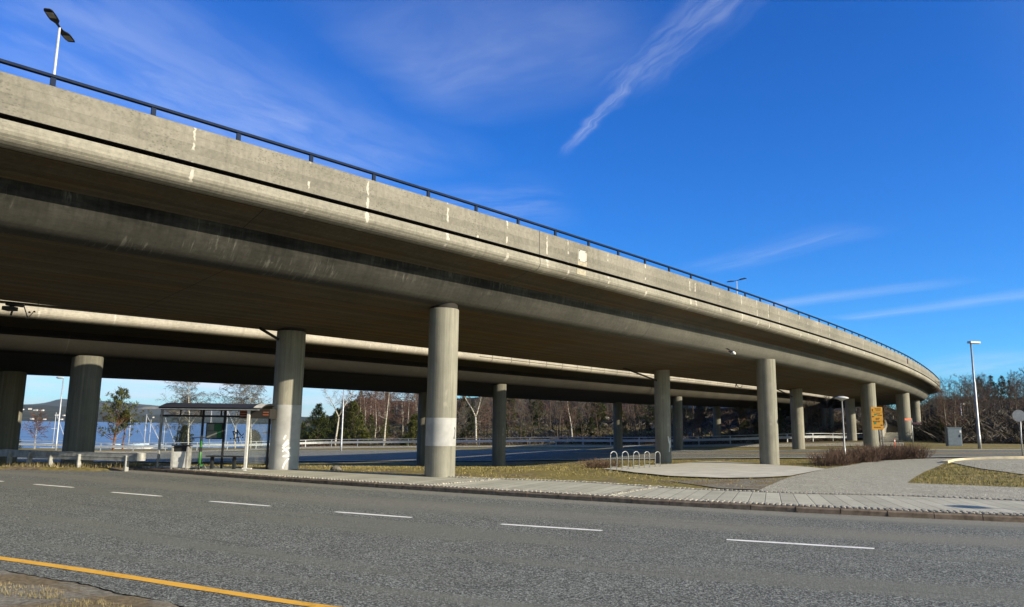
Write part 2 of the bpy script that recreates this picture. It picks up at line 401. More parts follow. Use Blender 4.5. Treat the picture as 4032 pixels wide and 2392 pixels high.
M['white_line'] = paintline('white road paint', (.80, .79, .76)); M['yellow_line'] = paintline('yellow road paint', (.74, .40, .055))
def asphalt(name, c, sp=1., bands=True):
    m = NT(name, .85, .25); p = m.pos(); uv = m.coord('UV'); u, v, _ = m.sep(uv)
    vs = m.vor(p, 60, 'F1', 'Color'); g = m.sep(vs)[0]; fine = m.noise(p, 38, 3, .7); mid = m.noise(p, 1.1, 5, .6)
    k = m.ramp(m.math('ADD', m.math('MULTIPLY', g, .55*sp), m.math('MULTIPLY', fine, .45)), [(.18, tuple(q*.22 for q in c)), (.5, c), (.80, tuple(q*3.9 for q in c))])
    t = m.math('MULTIPLY_ADD', mid, .5, .75); k = m.mix(1., k, m.comb(t, t, t), 'MULTIPLY')
    if bands:
        wv = m.math('ADD', v, m.math('MULTIPLY', m.noise(m.map(uv, (.12, .3, 1)), 1., 3), .7))
        nb = m.noise(m.map(uv, (.10, 1.15, 1)), 1., 3, .5)
        k = m.mix(m.math('MULTIPLY', m.sst(.46, .66, nb), .75), k, (c[0]*1.75, c[1]*1.7, c[2]*1.55))
        lt = m.math('MULTIPLY', m.math('MULTIPLY', m.sst(-3.9, -3.2, wv), m.sst(-1.9, -2.6, wv)), .55)
        k = m.mix(lt, k, (.215, .205, .172))
        dusty = m.math('MULTIPLY', m.sst(-.75, -.2, wv), .6); k = m.mix(dusty, k, (.27, .255, .21))
        k = m.mix(m.math('MULTIPLY', m.sst(.60, .70, m.noise(m.map(uv, (.22, 3.2, 1)), 1., 4)), .35), k, tuple(q*.5 for q in c))
    m.bump(m.math('ADD', g, fine), 1., .016); return m.col(k)
M['asphalt'] = asphalt('road asphalt', (.095, .099, .091))
M['asphalt_pale'] = asphalt('pale worn asphalt', (.36, .345, .285), .7, False)
M['asphalt_far'] = asphalt('far road asphalt', (.20, .20, .17), .6, False)
M['asphalt_warm'] = asphalt('cycle path asphalt', (.36, .33, .265), .6, False)
M['pad'] = simple('concrete pad', (.47, .445, .38), .9, .2, var=.12, sc=1.2)
def slabs():
    m = NT('pavement slabs', .9, .2); uv = m.coord('UV'); u, v, _ = m.sep(uv); p = m.pos()
    uu = m.math('ADD', u, m.math('MULTIPLY', v, .06)); fr = m.math('FRACT', m.math('DIVIDE', uu, .38)); ce = m.math('FLOOR', m.math('DIVIDE', uu, .38))
    k = m.ramp(m.math('ADD', m.math('MULTIPLY', m.noise(p, 1.2, 5, .6), .5), m.math('MULTIPLY', m.noise(p, 25, 4), .5)), [(.35, (.30, .29, .235)), (.66, (.47, .455, .375))])
    t = m.math('MULTIPLY_ADD', m.white(ce), .22, .88); k = m.mix(1., k, m.comb(t, t, t), 'MULTIPLY')
    fine = m.math('FRACT', m.math('DIVIDE', v, .1)); k = m.mix(m.math('MULTIPLY', m.sst(.12, 0., fine), .10), k, (.1, .09, .075))
    d = m.math('MINIMUM', fr, m.math('SUBTRACT', 1., fr)); jm = m.sst(.045, .018, d); k = m.mix(m.math('MULTIPLY', jm, .55), k, (.06, .054, .042))
    m.bump(m.math('SUBTRACT', m.noise(p, 30, 3), m.math('MULTIPLY', jm, 2.)), .35, .015); return m.col(k)
M['slabs'] = slabs()
M['bedding'] = simple('dark sandy joint', (.15, .135, .108), .95, .1, var=.25, sc=14)
M['cobble'] = simple('grey cobble stone', (.30, .28, .235), .9, .2, var=.35, sc=8)
M['granite'] = simple('weathered granite kerb', (.165, .125, .09), .9, .2, var=.25, sc=7)
M['kerb_pale'] = simple('pale concrete kerb', (.55, .47, .31), .9, .2, var=.12, sc=3)
def soil():
    m = NT('ground soil and turf', .95, .1); p = m.pos()
    a = m.noise(p, .35, 5, .65); b = m.noise(p, 5, 5, .7)
    grass = m.ramp(b, [(.35, (.11, .10, .03)), (.55, (.22, .18, .068)), (.7, (.32, .25, .115))])
    dirt = m.ramp(b, [(.35, (.10, .075, .05)), (.65, (.22, .18, .13))])
    k = m.mix(m.sst(.52, .62, a), grass, dirt)
    z = m.sep(p)[2]; leaf = m.ramp(m.noise(p, 1.6, 6, .7), [(.38, (.006, .005, .004)), (.52, (.02, .014, .009)), (.64, (.05, .034, .02)), (.76, (.10, .09, .075))])
    k = m.mix(m.sst(.9, 2.2, z), k, leaf)
    m.bump(b, .6, .08); return m.col(k)
M['soil'] = soil()
def gravel():
    m = NT('grey gravel dirt', .95, .1); p = m.pos(); b = m.noise(p, 16, 5, .7); a = m.noise(p, 1.1, 4)
    k = m.mix(m.sst(.45, .6, a), m.ramp(b, [(.35, (.10, .09, .07)), (.65, (.27, .25, .21))]), m.ramp(b, [(.35, (.10, .075, .045)), (.65, (.24, .19, .12))])); m.bump(b, .6, .03); return m.col(k)
M['gravel'] = gravel()
def grassmat(name, a, b, c):
    m = NT(name, .9, .1); p = m.pos(); return m.col(m.ramp(m.math('ADD', m.math('MULTIPLY', m.noise(p, .8, 4), .6), m.math('MULTIPLY', m.noise(p, 9, 3), .4)), [(.36, a), (.5, b), (.62, c)]))
M['grass'] = grassmat('dry spring grass', (.115, .115, .03), (.26, .215, .075), (.40, .32, .15))
M['straw'] = grassmat('straw coloured grass', (.12, .105, .045), (.20, .165, .085), (.30, .245, .14))
def barkmat(name, c, white=False):
    m = NT(name, .9, .1); p = m.coord()
    if white:
        b = m.noise(m.map(p, (2, 2, 7)), 1.5, 4, .7); return m.col(m.ramp(b, [(.40, (.05, .042, .035)), (.47, (.42, .385, .31)), (.7, (.56, .52, .44))]))
    return m.col(m.ramp(m.noise(p, 5, 4), [(.3, tuple(q*.6 for q in c)), (.7, tuple(q*1.4 for q in c))]))
M['birch'] = barkmat('white birch bark', None, True)
M['bark'] = barkmat('grey brown bark', (.085, .067, .05)); M['bark_red'] = barkmat('orange pine bark', (.16, .078, .04))
M['twig'] = barkmat('brown twigs', (.088, .074, .06)); M['twig_red'] = barkmat('purple brown birch twigs', (.115, .072, .058)); M['twig_grey'] = barkmat('grey twigs', (.125, .113, .096))
M['twig_dark'] = barkmat('dark red brown twigs', (.115, .075, .055))
def leafmat(name, a, b):
    m = NT(name, .75, .2); oi = m.n('ShaderNodeObjectInfo').outputs['Random']
    return m.col(m.ramp(m.math('ADD', m.math('MULTIPLY', m.noise(m.coord(), 2.2, 4), .75), m.math('MULTIPLY', oi, .25)), [(.35, a), (.75, b)]))
M['needle'] = leafmat('pine needles', (.016, .028, .008), (.075, .085, .024)); M['needle_y'] = leafmat('sunny young pine needles', (.034, .05, .010), (.135, .135, .032))
M['leaf'] = leafmat('brown leaf litter and heather', (.014, .010, .006), (.06, .042, .024))
def rockmat():
    m = NT('grey rock', .9, .2); p = m.pos(); b = m.noise(p, 1.2, 6, .7); m.bump(b, .8, .2); return m.col(m.ramp(b, [(.35, (.05, .047, .042)), (.55, (.17, .155, .13)), (.7, (.26, .235, .185))]))
M['rock'] = rockmat()
def water():
    m = NT('fjord water', .28, .22); p = m.map(m.pos(), (1, .45, 1))
    a = m.noise(p, .22, 5, .6); b = m.noise(p, .05, 4, .6); m.bump(m.math('ADD', a, m.math('MULTIPLY', b, 2.)), 1., 1.6)
    return m.col(m.ramp(m.noise(m.map(m.pos(), (.25, 3., 1)), .02, 5), [(.4, (.022, .062, .125)), (.65, (.05, .11, .19))]))
M['water'] = water()
def hillmat():
    m = NT('forested far hills', .95, .05); p = m.pos(); b = m.noise(p, .012, 6, .65)
    return m.col(m.ramp(b, [(.35, (.016, .024, .014)), (.55, (.038, .042, .024)), (.72, (.09, .075, .045))]))
M['hills'] = hillmat()
def glass():
    m = NT('shelter glass', .05); t = m.t; out = t.nodes['Material Output']
    tr = m.n('ShaderNodeBsdfTransparent'); tr.inputs[0].default_value = (.93, .95, .95, 1); gl = m.n('ShaderNodeBsdfGlossy'); gl.inputs['Roughness'].default_value = .03
    di = m.n('ShaderNodeBsdfDiffuse'); di.inputs[0].default_value = (.42, .43, .43, 1)
    fr = m.n('ShaderNodeFresnel'); fr.inputs[0].default_value = 1.45
    a = m.n('ShaderNodeMixShader'); m.L(m.math('MULTIPLY', fr.outputs[0], m.math('SUBTRACT', 1., m.n('ShaderNodeNewGeometry').outputs['Backfacing'])), a.inputs[0]); m.L(tr.outputs[0], a.inputs[1]); m.L(gl.outputs[0], a.inputs[2])
    dirt = m.math('MULTIPLY_ADD', m.noise(m.coord(), 2.2, 4, .6), .14, -.03)
    b = m.n('ShaderNodeMixShader'); m.L(dirt, b.inputs[0]); m.L(a.outputs[0], b.inputs[1]); m.L(di.outputs[0], b.inputs[2]); m.L(b.outputs[0], out.inputs[0]); return m.mat
M['glass'] = glass()
M['house_white'] = simple('white house walls', (.5, .49, .47), .8); M['roof_dark'] = simple('dark house roof', (.10, .07, .06), .8); M['roof_grey'] = simple('grey roof', (.40, .41, .42), .8)
M['mast'] = simple('pale anodised mast', (.42, .43, .44), .5, .3)
M['hull'] = simple('white hull', (.45, .46, .47), .4, .5, var=.05); M['sail_blue'] = simple('pale blue sail cover', (.40, .52, .62), .7)
M['feather_black'] = simple('black feathers', (.012, .012, .014), .6); M['feather_white'] = simple('white feathers', (.80, .80, .78), .7); M['beak'] = simple('orange beak', (.5, .14, .03), .5)
M['lampglass'] = simple('milky lamp glass', (.46, .46, .44), .4)

# ------------------------------------------------------------------ ground sheet
def build_ground():
    xs = np.unique(np.r_[-9000, -4000, -1800, -900, -500, -300, -200, -140, -110, np.arange(-90, 110, 1.25), np.arange(110, 170, 5), 200, 260, 350, 500, 900, 1800, 4000, 9000])
    ys = np.unique(np.r_[-3000, -800, -200, -60, -20, np.arange(-4, 14, 3), np.arange(14, 150, 1.0), np.arange(150, 330, 5), 400, 500, 601, 900, 1800, 4000, 9000, 14000])
    X, Y = np.meshgrid(xs, ys); P = np.c_[X.ravel(), Y.ravel()]; z = terr(P); z = np.where(P[:, 1] < 5, np.minimum(z, -.34), z)
    mb = MB(); mb.v = np.c_[P, z].tolist(); nx = len(xs)
    for j in range(len(ys)-1):
        for i in range(nx-1): a = j*nx+i; mb.face((a, a+1, a+nx+1, a+nx))
    struct('ground', mb, M['soil'], True)
build_ground()
mb = MB(); mb.quad((-12000, 120, -4), (9000, 120, -4), (9000, 12000, -4), (-12000, 12000, -4)); struct('water', mb, M['water'])

# ------------------------------------------------------------------ near road, kerb, pavement
kp = [at_z(x*W_/2501, y*W_/2501, ROADZ)[:2] for x, y in [(0,1137),(150,1142),(330,1148),(600,1170),(1000,1197),(1460,1226),(2000,1256),(2501,1277)]]
kp = [(-70, 47.), (-40, 36.2)]+[tuple(q) for q in kp]+[(15.5, 14.4), (30, 11.2), (70, 2.)]
def smooth_poly(P, step=.5, it=3):
    P = np.array(P, float); s = np.r_[0, np.cumsum(np.hypot(*np.diff(P, axis=0).T))]
    u = np.arange(0, s[-1], step); Q = np.c_[np.interp(u, s, P[:, 0]), np.interp(u, s, P[:, 1])]
    for _ in range(it*8): Q[1:-1] = .25*Q[:-2]+.5*Q[1:-1]+.25*Q[2:]
    T = np.gradient(Q, axis=0); T /= np.hypot(T[:, 0], T[:, 1])[:, None]
    s = np.r_[0, np.cumsum(np.hypot(*np.diff(Q, axis=0).T))]
    return Q, np.c_[-T[:, 1], T[:, 0]], s
K, KN, KS = smooth_poly(kp)
def kat(s): return np.array([np.interp(s, KS, K[:, 0]), np.interp(s, KS, K[:, 1])]), np.array([np.interp(s, KS, KN[:, 0]), np.interp(s, KS, KN[:, 1])])
def ksl(x, y):
    i = np.argmin(np.hypot(K[:, 0]-x, K[:, 1]-y)); d = np.array([x, y])-K[i]; t = np.array([KN[i, 1], -KN[i, 0]])
    return KS[i]+d@t, d@KN[i]
lat = np.r_[.9, .3, np.linspace(0, -12.9, 24)]
mb = MB(); k = len(lat)
for p, n in zip(K, KN):
    for d in lat: mb.v.append((p[0]+n[0]*d, p[1]+n[1]*d, ROADZ if d <= .3 else ROADZ-.08))
for i in range(len(K)-1):
    for j in range(k-1):
        mb.face((i*k+j, i*k+j+1, (i+1)*k+j+1, (i+1)*k+j), ((KS[i], lat[j]), (KS[i], lat[j+1]), (KS[i+1], lat[j+1]), (KS[i+1], lat[j])))
road = struct('road', mb, M['asphalt'])
# lane dashes and the yellow edge line lie on the road
for (a, b) in [((-30,1173),(8,1177)),((83,1183.5),(180,1191.5)),((273,1203),(395,1213)),((513,1225),(660,1237)),((818,1251),(1007,1265)),((1223,1281),(1470,1297)),((1775,1319),(2135,1341))]:
    A = at_z(a[0]*W_/2501, a[1]*W_/2501, ROADZ); B = at_z(b[0]*W_/2501, b[1]*W_/2501, ROADZ)
    t = (B-A)[:2]; t /= np.hypot(*t); n = np.array([-t[1], t[0]])*.072
    mb = MB(); L = []
    for f in np.linspace(0, 1, 9):
        q = A+(B-A)*f; e = 1 if .02 < f < .98 else .75
        L += [(q[0]+n[0]*e+t[0]*rng.uniform(-.015, .015), q[1]+n[1]*e+rng.uniform(-.004, .004), ROADZ+.005), (q[0]-n[0]*e, q[1]-n[1]*e+rng.uniform(-.004, .004), ROADZ+.005)]
    mb.add(L)
    for i in range(8): mb.face((2*i, 2*i+1, 2*i+3, 2*i+2))
    obj('lane_dash', mb, M['white_line'], road)
yl = [at_z(x*W_/2501, y*W_/2501, ROADZ)[:2] for x, y in [(0,1364),(200,1392),(400,1424),(600,1455),(790,1486)]]
yl = [(-30, 23.2), (-16, 14.6)]+[tuple(q) for q in yl]+[(4, 5.6), (12, 3.2)]
Q, N_, S_ = smooth_poly(yl, .3, 2); mb = MB(); e0 = len(Q)
for q, n in zip(Q, N_):
    j = rng.uniform(-.006, .006)
    mb.v += [(q[0]+n[0]*(.075+j), q[1]+n[1]*(.075+j), ROADZ+.005), (q[0]-n[0]*(.075+j), q[1]-n[1]*(.075+j), ROADZ+.005)]
for i in range(len(Q)-1): mb.face((2*i, 2*i+1, 2*i+3, 2*i+2))
obj('edge_line', mb, M['yellow_line'], road)
# verge on the camera's side, ragged edge against the asphalt
vp = [at_z(x*W_/2501, y*W_/2501, ROADZ)[:2] for x, y in [(0,1399),(150,1425),(270,1449),(400,1478),(520,1510)]]
vp = [(-60, 41.), (-30, 22.0), (-16, 13.6)]+[tuple(q) for q in vp]+[(2, 5.2), (12, 1.8), (60, -8)]
VQ, VN, VS = smooth_poly(vp, .12, 1)
def hv(x, y, d): return ROADZ+.035+min(.10, .10*d)+.02*mnoise.noise((x*3.1, y*3.1, 0))+.012*mnoise.noise((x*11, y*11, 3))
mb = MB(); dl = [0, .04, .1, .2, .35, .5, .75, 1, 1.5, 2.2, 3.2, 4.5, 7, 14, 40]; k = len(dl)
for q, n, s in zip(VQ, VN, VS):
    j = .05*mnoise.noise((s*1.3, 1, 1))+.035*mnoise.noise((s*7, 5, 1))
    for d in dl:
        x, y = q[0]-n[0]*(d+j), q[1]-n[1]*(d+j); mb.v.append((x, y, ROADZ-.01 if d == 0 else hv(x, y, d)))
for i in range(len(VQ)-1):
    for jx in range(k-1): mb.face((i*k+jx, (i+1)*k+jx, (i+1)*k+jx+1, i*k+jx+1))
verge = struct('verge', mb, M['gravel'], True)
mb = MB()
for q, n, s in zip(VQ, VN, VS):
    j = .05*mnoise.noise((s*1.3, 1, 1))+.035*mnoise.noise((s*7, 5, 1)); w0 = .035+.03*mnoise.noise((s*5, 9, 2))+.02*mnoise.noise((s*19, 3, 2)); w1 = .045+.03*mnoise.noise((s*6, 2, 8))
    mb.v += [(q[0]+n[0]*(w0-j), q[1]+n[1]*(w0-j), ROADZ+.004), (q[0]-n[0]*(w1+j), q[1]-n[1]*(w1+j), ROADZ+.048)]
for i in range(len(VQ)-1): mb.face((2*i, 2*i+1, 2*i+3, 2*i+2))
obj('edge_shade_strip', mb, M['dark'], verge)  # dark strip laid along the asphalt edge as the shade in its crack
# kerb stones
s0 = ksl(-13.9, 28.6)[0]; s1 = ksl(60, 4)[0]
mb = MB(); s = s0; ks = []
while s < s1:
    L = rng.uniform(.85, 1.05); a, na = kat(s+.008); b, nb_ = kat(s+L-.008); h = rng.uniform(-.008, .006)
    if s-s0 < 1.2: h -= .05*(1.2-(s-s0))
    w = .15; dz = ROADZ-.03; jo = rng.uniform(-.008, .008)
    pr = [(jo, dz), (jo, h-.025), (jo+.022, h), (w, h), (w, dz)]
    i = mb.add([(a[0]+na[0]*d, a[1]+na[1]*d, z) for d, z in pr]+[(b[0]+nb_[0]*d, b[1]+nb_[1]*d, z) for d, z in pr])
    for q in range(4): mb.face((i+q, i+q+1, i+6+q, i+5+q))
    mb.face((i, i+4, i+3, i+2, i+1)); mb.face((i+5, i+6, i+7, i+8, i+9)); s += L
struct('kerb', mb, M['granite'])
# pavement slab field between kerb and its back edge
def rear_dist(p, n):
    for d in np.arange(.4, 9, .04):
        if p[1]+n[1]*d > yrear(p[0]+n[0]*d): return d
    return 9.
ss = np.arange(s0+.1, s1, .4); mb = MB(); fr = np.linspace(0, 1, 7); rdl = []
for s in ss: p, n = kat(s); rdl.append(rear_dist(p, n))
rdl = np.array(rdl)
for _ in range(4): rdl[1:-1] = .25*rdl[:-2]+.5*rdl[1:-1]+.25*rdl[2:]
k = len(fr)+1
for s, rd in zip(ss, rdl):
    p, n = kat(s)
    for f in fr:
        d = .15+(rd-.15)*f; mb.v.append((p[0]+n[0]*d, p[1]+n[1]*d, -.004+.004*f))
    mb.v.append((p[0]+n[0]*rd, p[1]+n[1]*rd, -.3))
for i in range(len(ss)-1):
    for j in range(k-1):
        v = lambda a, b: (ss[a], .15+(rdl[a]-.15)*(fr[b] if b < len(fr) else 1.02))
        mb.face((i*k+j, (i+1)*k+j, (i+1)*k+j+1, i*k+j+1), (v(i, j), v(i+1, j), v(i+1, j+1), v(i, j+1)))
pav = struct('pavement', mb, M['slabs'])
mb = MB()
def cob(x, y, a, sz, z=0.):
    mb.bbox((x, y, z-.006+rng.uniform(-.004, .008)), (sz*rng.uniform(.85, 1.1), sz*rng.uniform(.8, 1.), .06), .014, a+rng.uniform(-.12, .12))
sr = np.interp
for s in np.arange(s0+.3, ksl(22, 13)[0], .125):
    p, n = kat(s); a = math.atan2(-n[0], n[1]); rd = np.interp(s, ss, rdl)
    for d in (.22, .34, .46, rd-.19, rd-.07): cob(p[0]+n[0]*d, p[1]+n[1]*d, a, .098)
    if 13.2 < s-s0 < 13.5 or 18.6 < s-s0 < 18.9:
        for d in np.arange(.45, rd-.15, .12): cob(p[0]+n[0]*d+.12*d, p[1]+n[1]*d, a, .115)
obj('cobble_edging', mb, M['cobble'], pav)
sb = np.arange(s0+.3, ksl(22, 13)[0], .5)
for nm, f0, f1 in (('kerb side', lambda rd: .155, lambda rd: .53), ('rear', lambda rd: rd-.26, lambda rd: rd-.005)):
    mb = MB()
    for s in sb:
        p, n = kat(s); rd = np.interp(s, ss, rdl)
        for d in (f0(rd), f1(rd)): mb.v.append((p[0]+n[0]*d, p[1]+n[1]*d, .0035))
    for i in range(len(sb)-1): mb.face((2*i, 2*i+2, 2*i+3, 2*i+1))
    obj('cobble_bedding', mb, M['bedding'], pav)

# ------------------------------------------------------------------ ground sheets behind the pavement
def gpoly(L): return [ground(x, y)[:2] for x, y in L]
padpoly = gpoly([(2372,1851),(2560,1836),(2782,1820.5),(3000,1830),(3140,1840),(3252,1851),(3110,1880),(3005,1886),(2850,1888),(2640,1880),(2500,1866)])
struct('bike_parking_pad', drape(padpoly, .9, .05), M['pad'])
pathpoly = gpoly([(2985,1938),(3103,1886),(3246,1851),(3400,1824),(3492,1812),(3620,1808.5),(3745,1808.5),(3728,1822),(3640,1862),(3596,1888),(3573,1907),(3800,1917),(4031,1926)])
e = [(18, 18.6), (30, 16.5), (30, 12.8)]
pathpoly = pathpoly+e+[(q[0], q[1]-.05) for q in [(yx, yrear(yx)-.02) for yx in (22, 16, 13.2, 12., 10.5, 9., 8., 7.2)]]
struct('asphalt_path', drape(pathpoly, .8, .035), M['asphalt_pale'])
parkpoly = gpoly([(3745,1824),(3770,1816),(3830,1813.5),(4031,1810)])+[(40, 44), (45, 30), (34, 27)]+gpoly([(4031,1872),(3960,1862),(3860,1848)])
struct('parking_area', drape(parkpoly, .9, .03), M['asphalt_pale'])
kl = gpoly([(3721,1826),(3734,1820.5),(3752,1816),(3790,1813),(3850,1811.6),(4031,1808)])+[(45, 44.5)]
Q, N_, S_ = smooth_poly(kl, .5, 1); mb = MB(); zz = terr(Q)
mb.sweep(np.c_[Q, zz+.13], N_, S_, [(-.14, .2), (-.14, .02), (-.12, 0), (.12, 0), (.14, .02), (.14, .2)], None, True); struct('parking_kerb', mb, M['kerb_pale'])
near = [(-300,1822),(400,1822),(900,1821),(1175,1820),(1600,1818),(2174,1815.6),(2500,1812),(2850,1809),(3240,1808),(3615,1807),(4031,1805)]
far = [(4031,1774),(3615,1775),(3240,1776),(2850,1777),(2500,1775),(2174,1772),(1600,1775),(1175,1778),(900,1783),(400,1790),(-300,1792)]
NP, FP = gpoly(near), gpoly(far)
struct('far_road', drape(NP+FP, 2.2, .06), M['asphalt_far'])
def inter(a, b, f): return [p*(1-f)+q*f for p, q in zip(a, b)]
FPr = FP[::-1]
far_road_root = bpy.data.objects['far_road']
for nm, f, w, m in (('edge_line', .025, .28, 'white_line'), ('edge_line', .975, .3, 'white_line')):
    obj(nm, strip(inter(NP, FPr, f), w, .08), M[m], far_road_root)
obj('centre_line', strip(inter(NP, FPr, .47)[5:], .26, .08), M['yellow_line'], far_road_root)
cn = gpoly([(-300,1789),(600,1786),(1175,1770),(1700,1764),(2174,1761.5),(2850,1761.5),(3240,1761),(3480,1758),(3560,1760)])
cf = gpoly([(3560,1744),(3480,1741),(3240,1748),(2850,1751.5),(2174,1755.5),(1700,1759),(1175,1761),(600,1779),(-300,1783)])
struct('cycle_path', drape(cn+cf, 2.2, .05), M['asphalt_warm'])
struct('dirt_patch', drape(gpoly([(2640,1898),(2760,1893),(3005,1889),(3096,1888),(3040,1908),(2985,1934),(2840,1928)]), .6, .02), M['gravel'])

# ------------------------------------------------------------------ the two curved road bridges
def arc(p, s0, s1, s2, k1, sb, k2, zz, step=1.):
    fine = np.arange(-60, s1+.01, .1); u = fine/50.
    th = p[2]+p[3]*fine+p[4]*fine**2/100+p[5]*fine**3/7500
    X = np.cumsum(np.cos(th))*.1; Y = np.cumsum(np.sin(th))*.1; i0 = np.argmin(abs(fine)); X += p[0]-X[i0]; Y += p[1]-Y[i0]
    Z = sum(c*u**i for i, c in enumerate(zz))
    Q = [(np.interp(s, fine, X), np.interp(s, fine, Y), np.interp(s, fine, Z)) for s in np.arange(s0, s1+.01, step)]
    t = math.atan2(Q[-1][1]-Q[-2][1], Q[-1][0]-Q[-2][0]); dz = Q[-1][2]-Q[-2][2]; s = s1
    while s < s2:
        t += (k1 if s < sb else k2)*step; q = Q[-1]; Q.append((q[0]+math.cos(t)*step, q[1]+math.sin(t)*step, q[2]+dz*max(0, 1-(s-s1)/30))); s += step
    Q = np.array(Q); T = np.gradient(Q[:, :2], axis=0); T /= np.hypot(T[:, 0], T[:, 1])[:, None]
    return s0+step*np.arange(len(Q)), Q, np.c_[-T[:, 1], T[:, 0]]
class Line:
    def __init__(s, S, Q, N): s.S, s.Q, s.N = S, Q, N
    def at(s, u, d=0., e=0.):
        q = np.array([np.interp(u, s.S, s.Q[:, i]) for i in range(3)]); n = np.array([np.interp(u, s.S, s.N[:, i]) for i in range(2)])
        return np.array([q[0]+n[0]*d, q[1]+n[1]*d, q[2]-e])
    def n(s, u): return np.array([np.interp(u, s.S, s.N[:, i]) for i in range(2)])
    def near(s, x, y):
        i = np.argmin(np.hypot(s.Q[:, 0]-x, s.Q[:, 1]-y)); n = s.N[i]; d = np.array([x, y])-s.Q[i, :2]
        return s.S[i]+d@np.array([n[1], -n[0]]), d@n
A_ = Line(*arc([-9.473831, 14.495601, .777873, .003875, -.003809, .001945], -44, 80, 200, .001, 117, .02, [8.465643, -.336094, .409458, -.071482]))
def _rear_line():
    # the rear bridge runs parallel, 17.8 m inside the front edge, then straightens and bends away
    m = A_.S <= 82; P = list(A_.Q[m][:, :2]+A_.N[m]*17.8); t = math.atan2(P[-1][1]-P[-2][1], P[-1][0]-P[-2][0]); l = 82
    while l < 215:
        t += 0 if l < 140 else .02; P.append(P[-1]+np.array([math.cos(t), math.sin(t)])); l += 1
    P = np.array(P); s = -44+np.arange(len(P)); z = 1.41+np.interp(s, [-44, 2.7, 15, 40, 59.5, 78, 86, 110, 140, 200], [5.6, 5.72, 5.82, 5.86, 5.97, 6.2, 6.36, 6.7, 6.9, 7.])
    for _ in range(30): z[1:-1] = .25*z[:-2]+.5*z[1:-1]+.25*z[2:]
    T = np.gradient(P, axis=0); T /= np.hypot(T[:, 0], T[:, 1])[:, None]
    return np.r_[0, np.cumsum(np.hypot(*np.diff(P, axis=0).T))], np.c_[P, z], np.c_[-T[:, 1], T[:, 0]]
B_ = Line(*_rear_line())
CF = .083
def soffit(d): return 2.69+CF*(d-2.45)
def bridge(root, L, sl, mats, split=None):
    S, P, N = L.S[sl], L.Q[sl], L.N[sl]
    mb = MB(); mb.sweep(P, N, S, [(.0, .85), (.0, .02), (.02, 0), (.33, 0), (.36, .03), (.38, 1.1), (.45, 1.1), (.45, .85)], [0]*6+[1, 1], True); obj('parapet', mb, [M[mats[0]], M['gap']], root, world=True)
    lip = [(.45, .96), (.0, .96), (-.02, .985), (-.035, 1.10), (-.035, 1.18), (-.015, 1.25), (.03, 1.31), (.09, 1.36), (.17, 1.40), (.27, 1.42), (.38, 1.42), (.385, 1.36), (.47, 1.36)]
    if split is None:
        mb = MB(); mb.sweep(P, N, S, lip, [1]+[0]*11); obj('edge_beam', mb, [M[mats[1]], M['gap']], root, world=True)
    else:
        i = int(np.argmin(abs(S-split)))
        mb = MB(); mb.sweep(P[:i+1], N[:i+1], S[:i+1], lip); obj('edge_beam', mb, M[mats[1]], root, world=True)
        l2 = [(.45, .96), (.0, .96), (-.02, .98), (-.02, 1.12), (.06, 1.125), (.06, 1.165), (-.03, 1.17)]+lip[4:]
        mb = MB(); mb.sweep(P[i:], N[i:], S[i:], l2); obj('edge_beam', mb, M['lipB'], root, world=True, label='pale jointed edge panels')
    mb = MB(); prof = [(.45, .80), (.46, .96), (.44, 1.42), (.47, 1.36), (.8, 1.47), (1.25, 1.58), ]+[(1.62+.88*(1-math.cos(a)), 1.69+1.004*math.sin(a)) for a in np.linspace(0, math.pi/2, 11)]+[
                        (5.8, soffit(5.8)), (9.3, soffit(9.3)), (9.55, 3.24), (9.75, 3.05), (9.9, 2.72), (10.0, 2.45), (11.3, 2.28), (11.35, 2.32), (11.6, 2.28), (11.68, 2.15), (11.68, 1.9), (11.4, 1.9), (11.3, 1.98), (.4, 1.08)]
    mi = [0]*6+[1]*10+[2]*2+[1]*4+[0]*9
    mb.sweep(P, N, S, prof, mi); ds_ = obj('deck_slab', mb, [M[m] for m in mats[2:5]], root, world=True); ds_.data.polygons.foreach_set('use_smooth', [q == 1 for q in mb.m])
    mb = MB(); mb.sweep(P, N, S, [(11.33, 2.0), (11.33, .98), (11.36, .95), (11.66, .95), (11.68, .98), (11.68, 1.92)]); obj('rear_parapet', mb, M[mats[0]], root, world=True)
def railing(root, L, sl, s_list):
    S, P, N = L.S[sl], L.Q[sl], L.N[sl]
    mb = MB(); mb.sweep(P, N, S, [(.06, -.215), (.06, -.265), (.07, -.275), (.16, -.275), (.17, -.265), (.17, -.215)], None, True); r = obj('railing', mb, M['rail_blue'], root, world=True)
    for s in s_list:
        q = L.at(s, .11); n = L.n(s); mb = MB(); mb.box((q[0], q[1], q[2]+.107), (.10, .05, .214), math.atan2(-n[0], n[1]))
        mb.box((q[0], q[1], q[2]+.006), (.16, .14, .012), math.atan2(-n[0], n[1])); obj('post', mb, M['rail_blue'], r, world=True)
    return r
def pillar(root, x, y, r, zb, zt, label=None, bearing=True, mat='pillar'):
    mb = MB(); mb.lathe((x, y, zb-.5), [(r, 0), (r, .5), (r, (zt-zb)*.5+.5)]+([(r, zt-zb+.40), (r*.975, zt-zb+.425), (.02, zt-zb+.43)] if bearing else [(r, zt-zb+.56)]), 40)
    p = obj('pillar', mb, M[mat], root, True, True, label)
    if bearing:
        mb = MB(); mb.lathe((x, y, zt-.075), [(r*.93, 0), (r*.93, .4)], 32); obj('bearing', mb, M['dark'], p, True, True)
    return p
brA = thing('road_bridge', 'front curved concrete road bridge with blue railing crossing above the pavement', 'bridge', (12, 40, 0), 0, 'concrete road bridges')
sl = slice(0, 195)
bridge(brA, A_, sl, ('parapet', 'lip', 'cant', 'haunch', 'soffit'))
railA = railing(brA, A_, sl, [s for s in range(-18, 142, 2)])
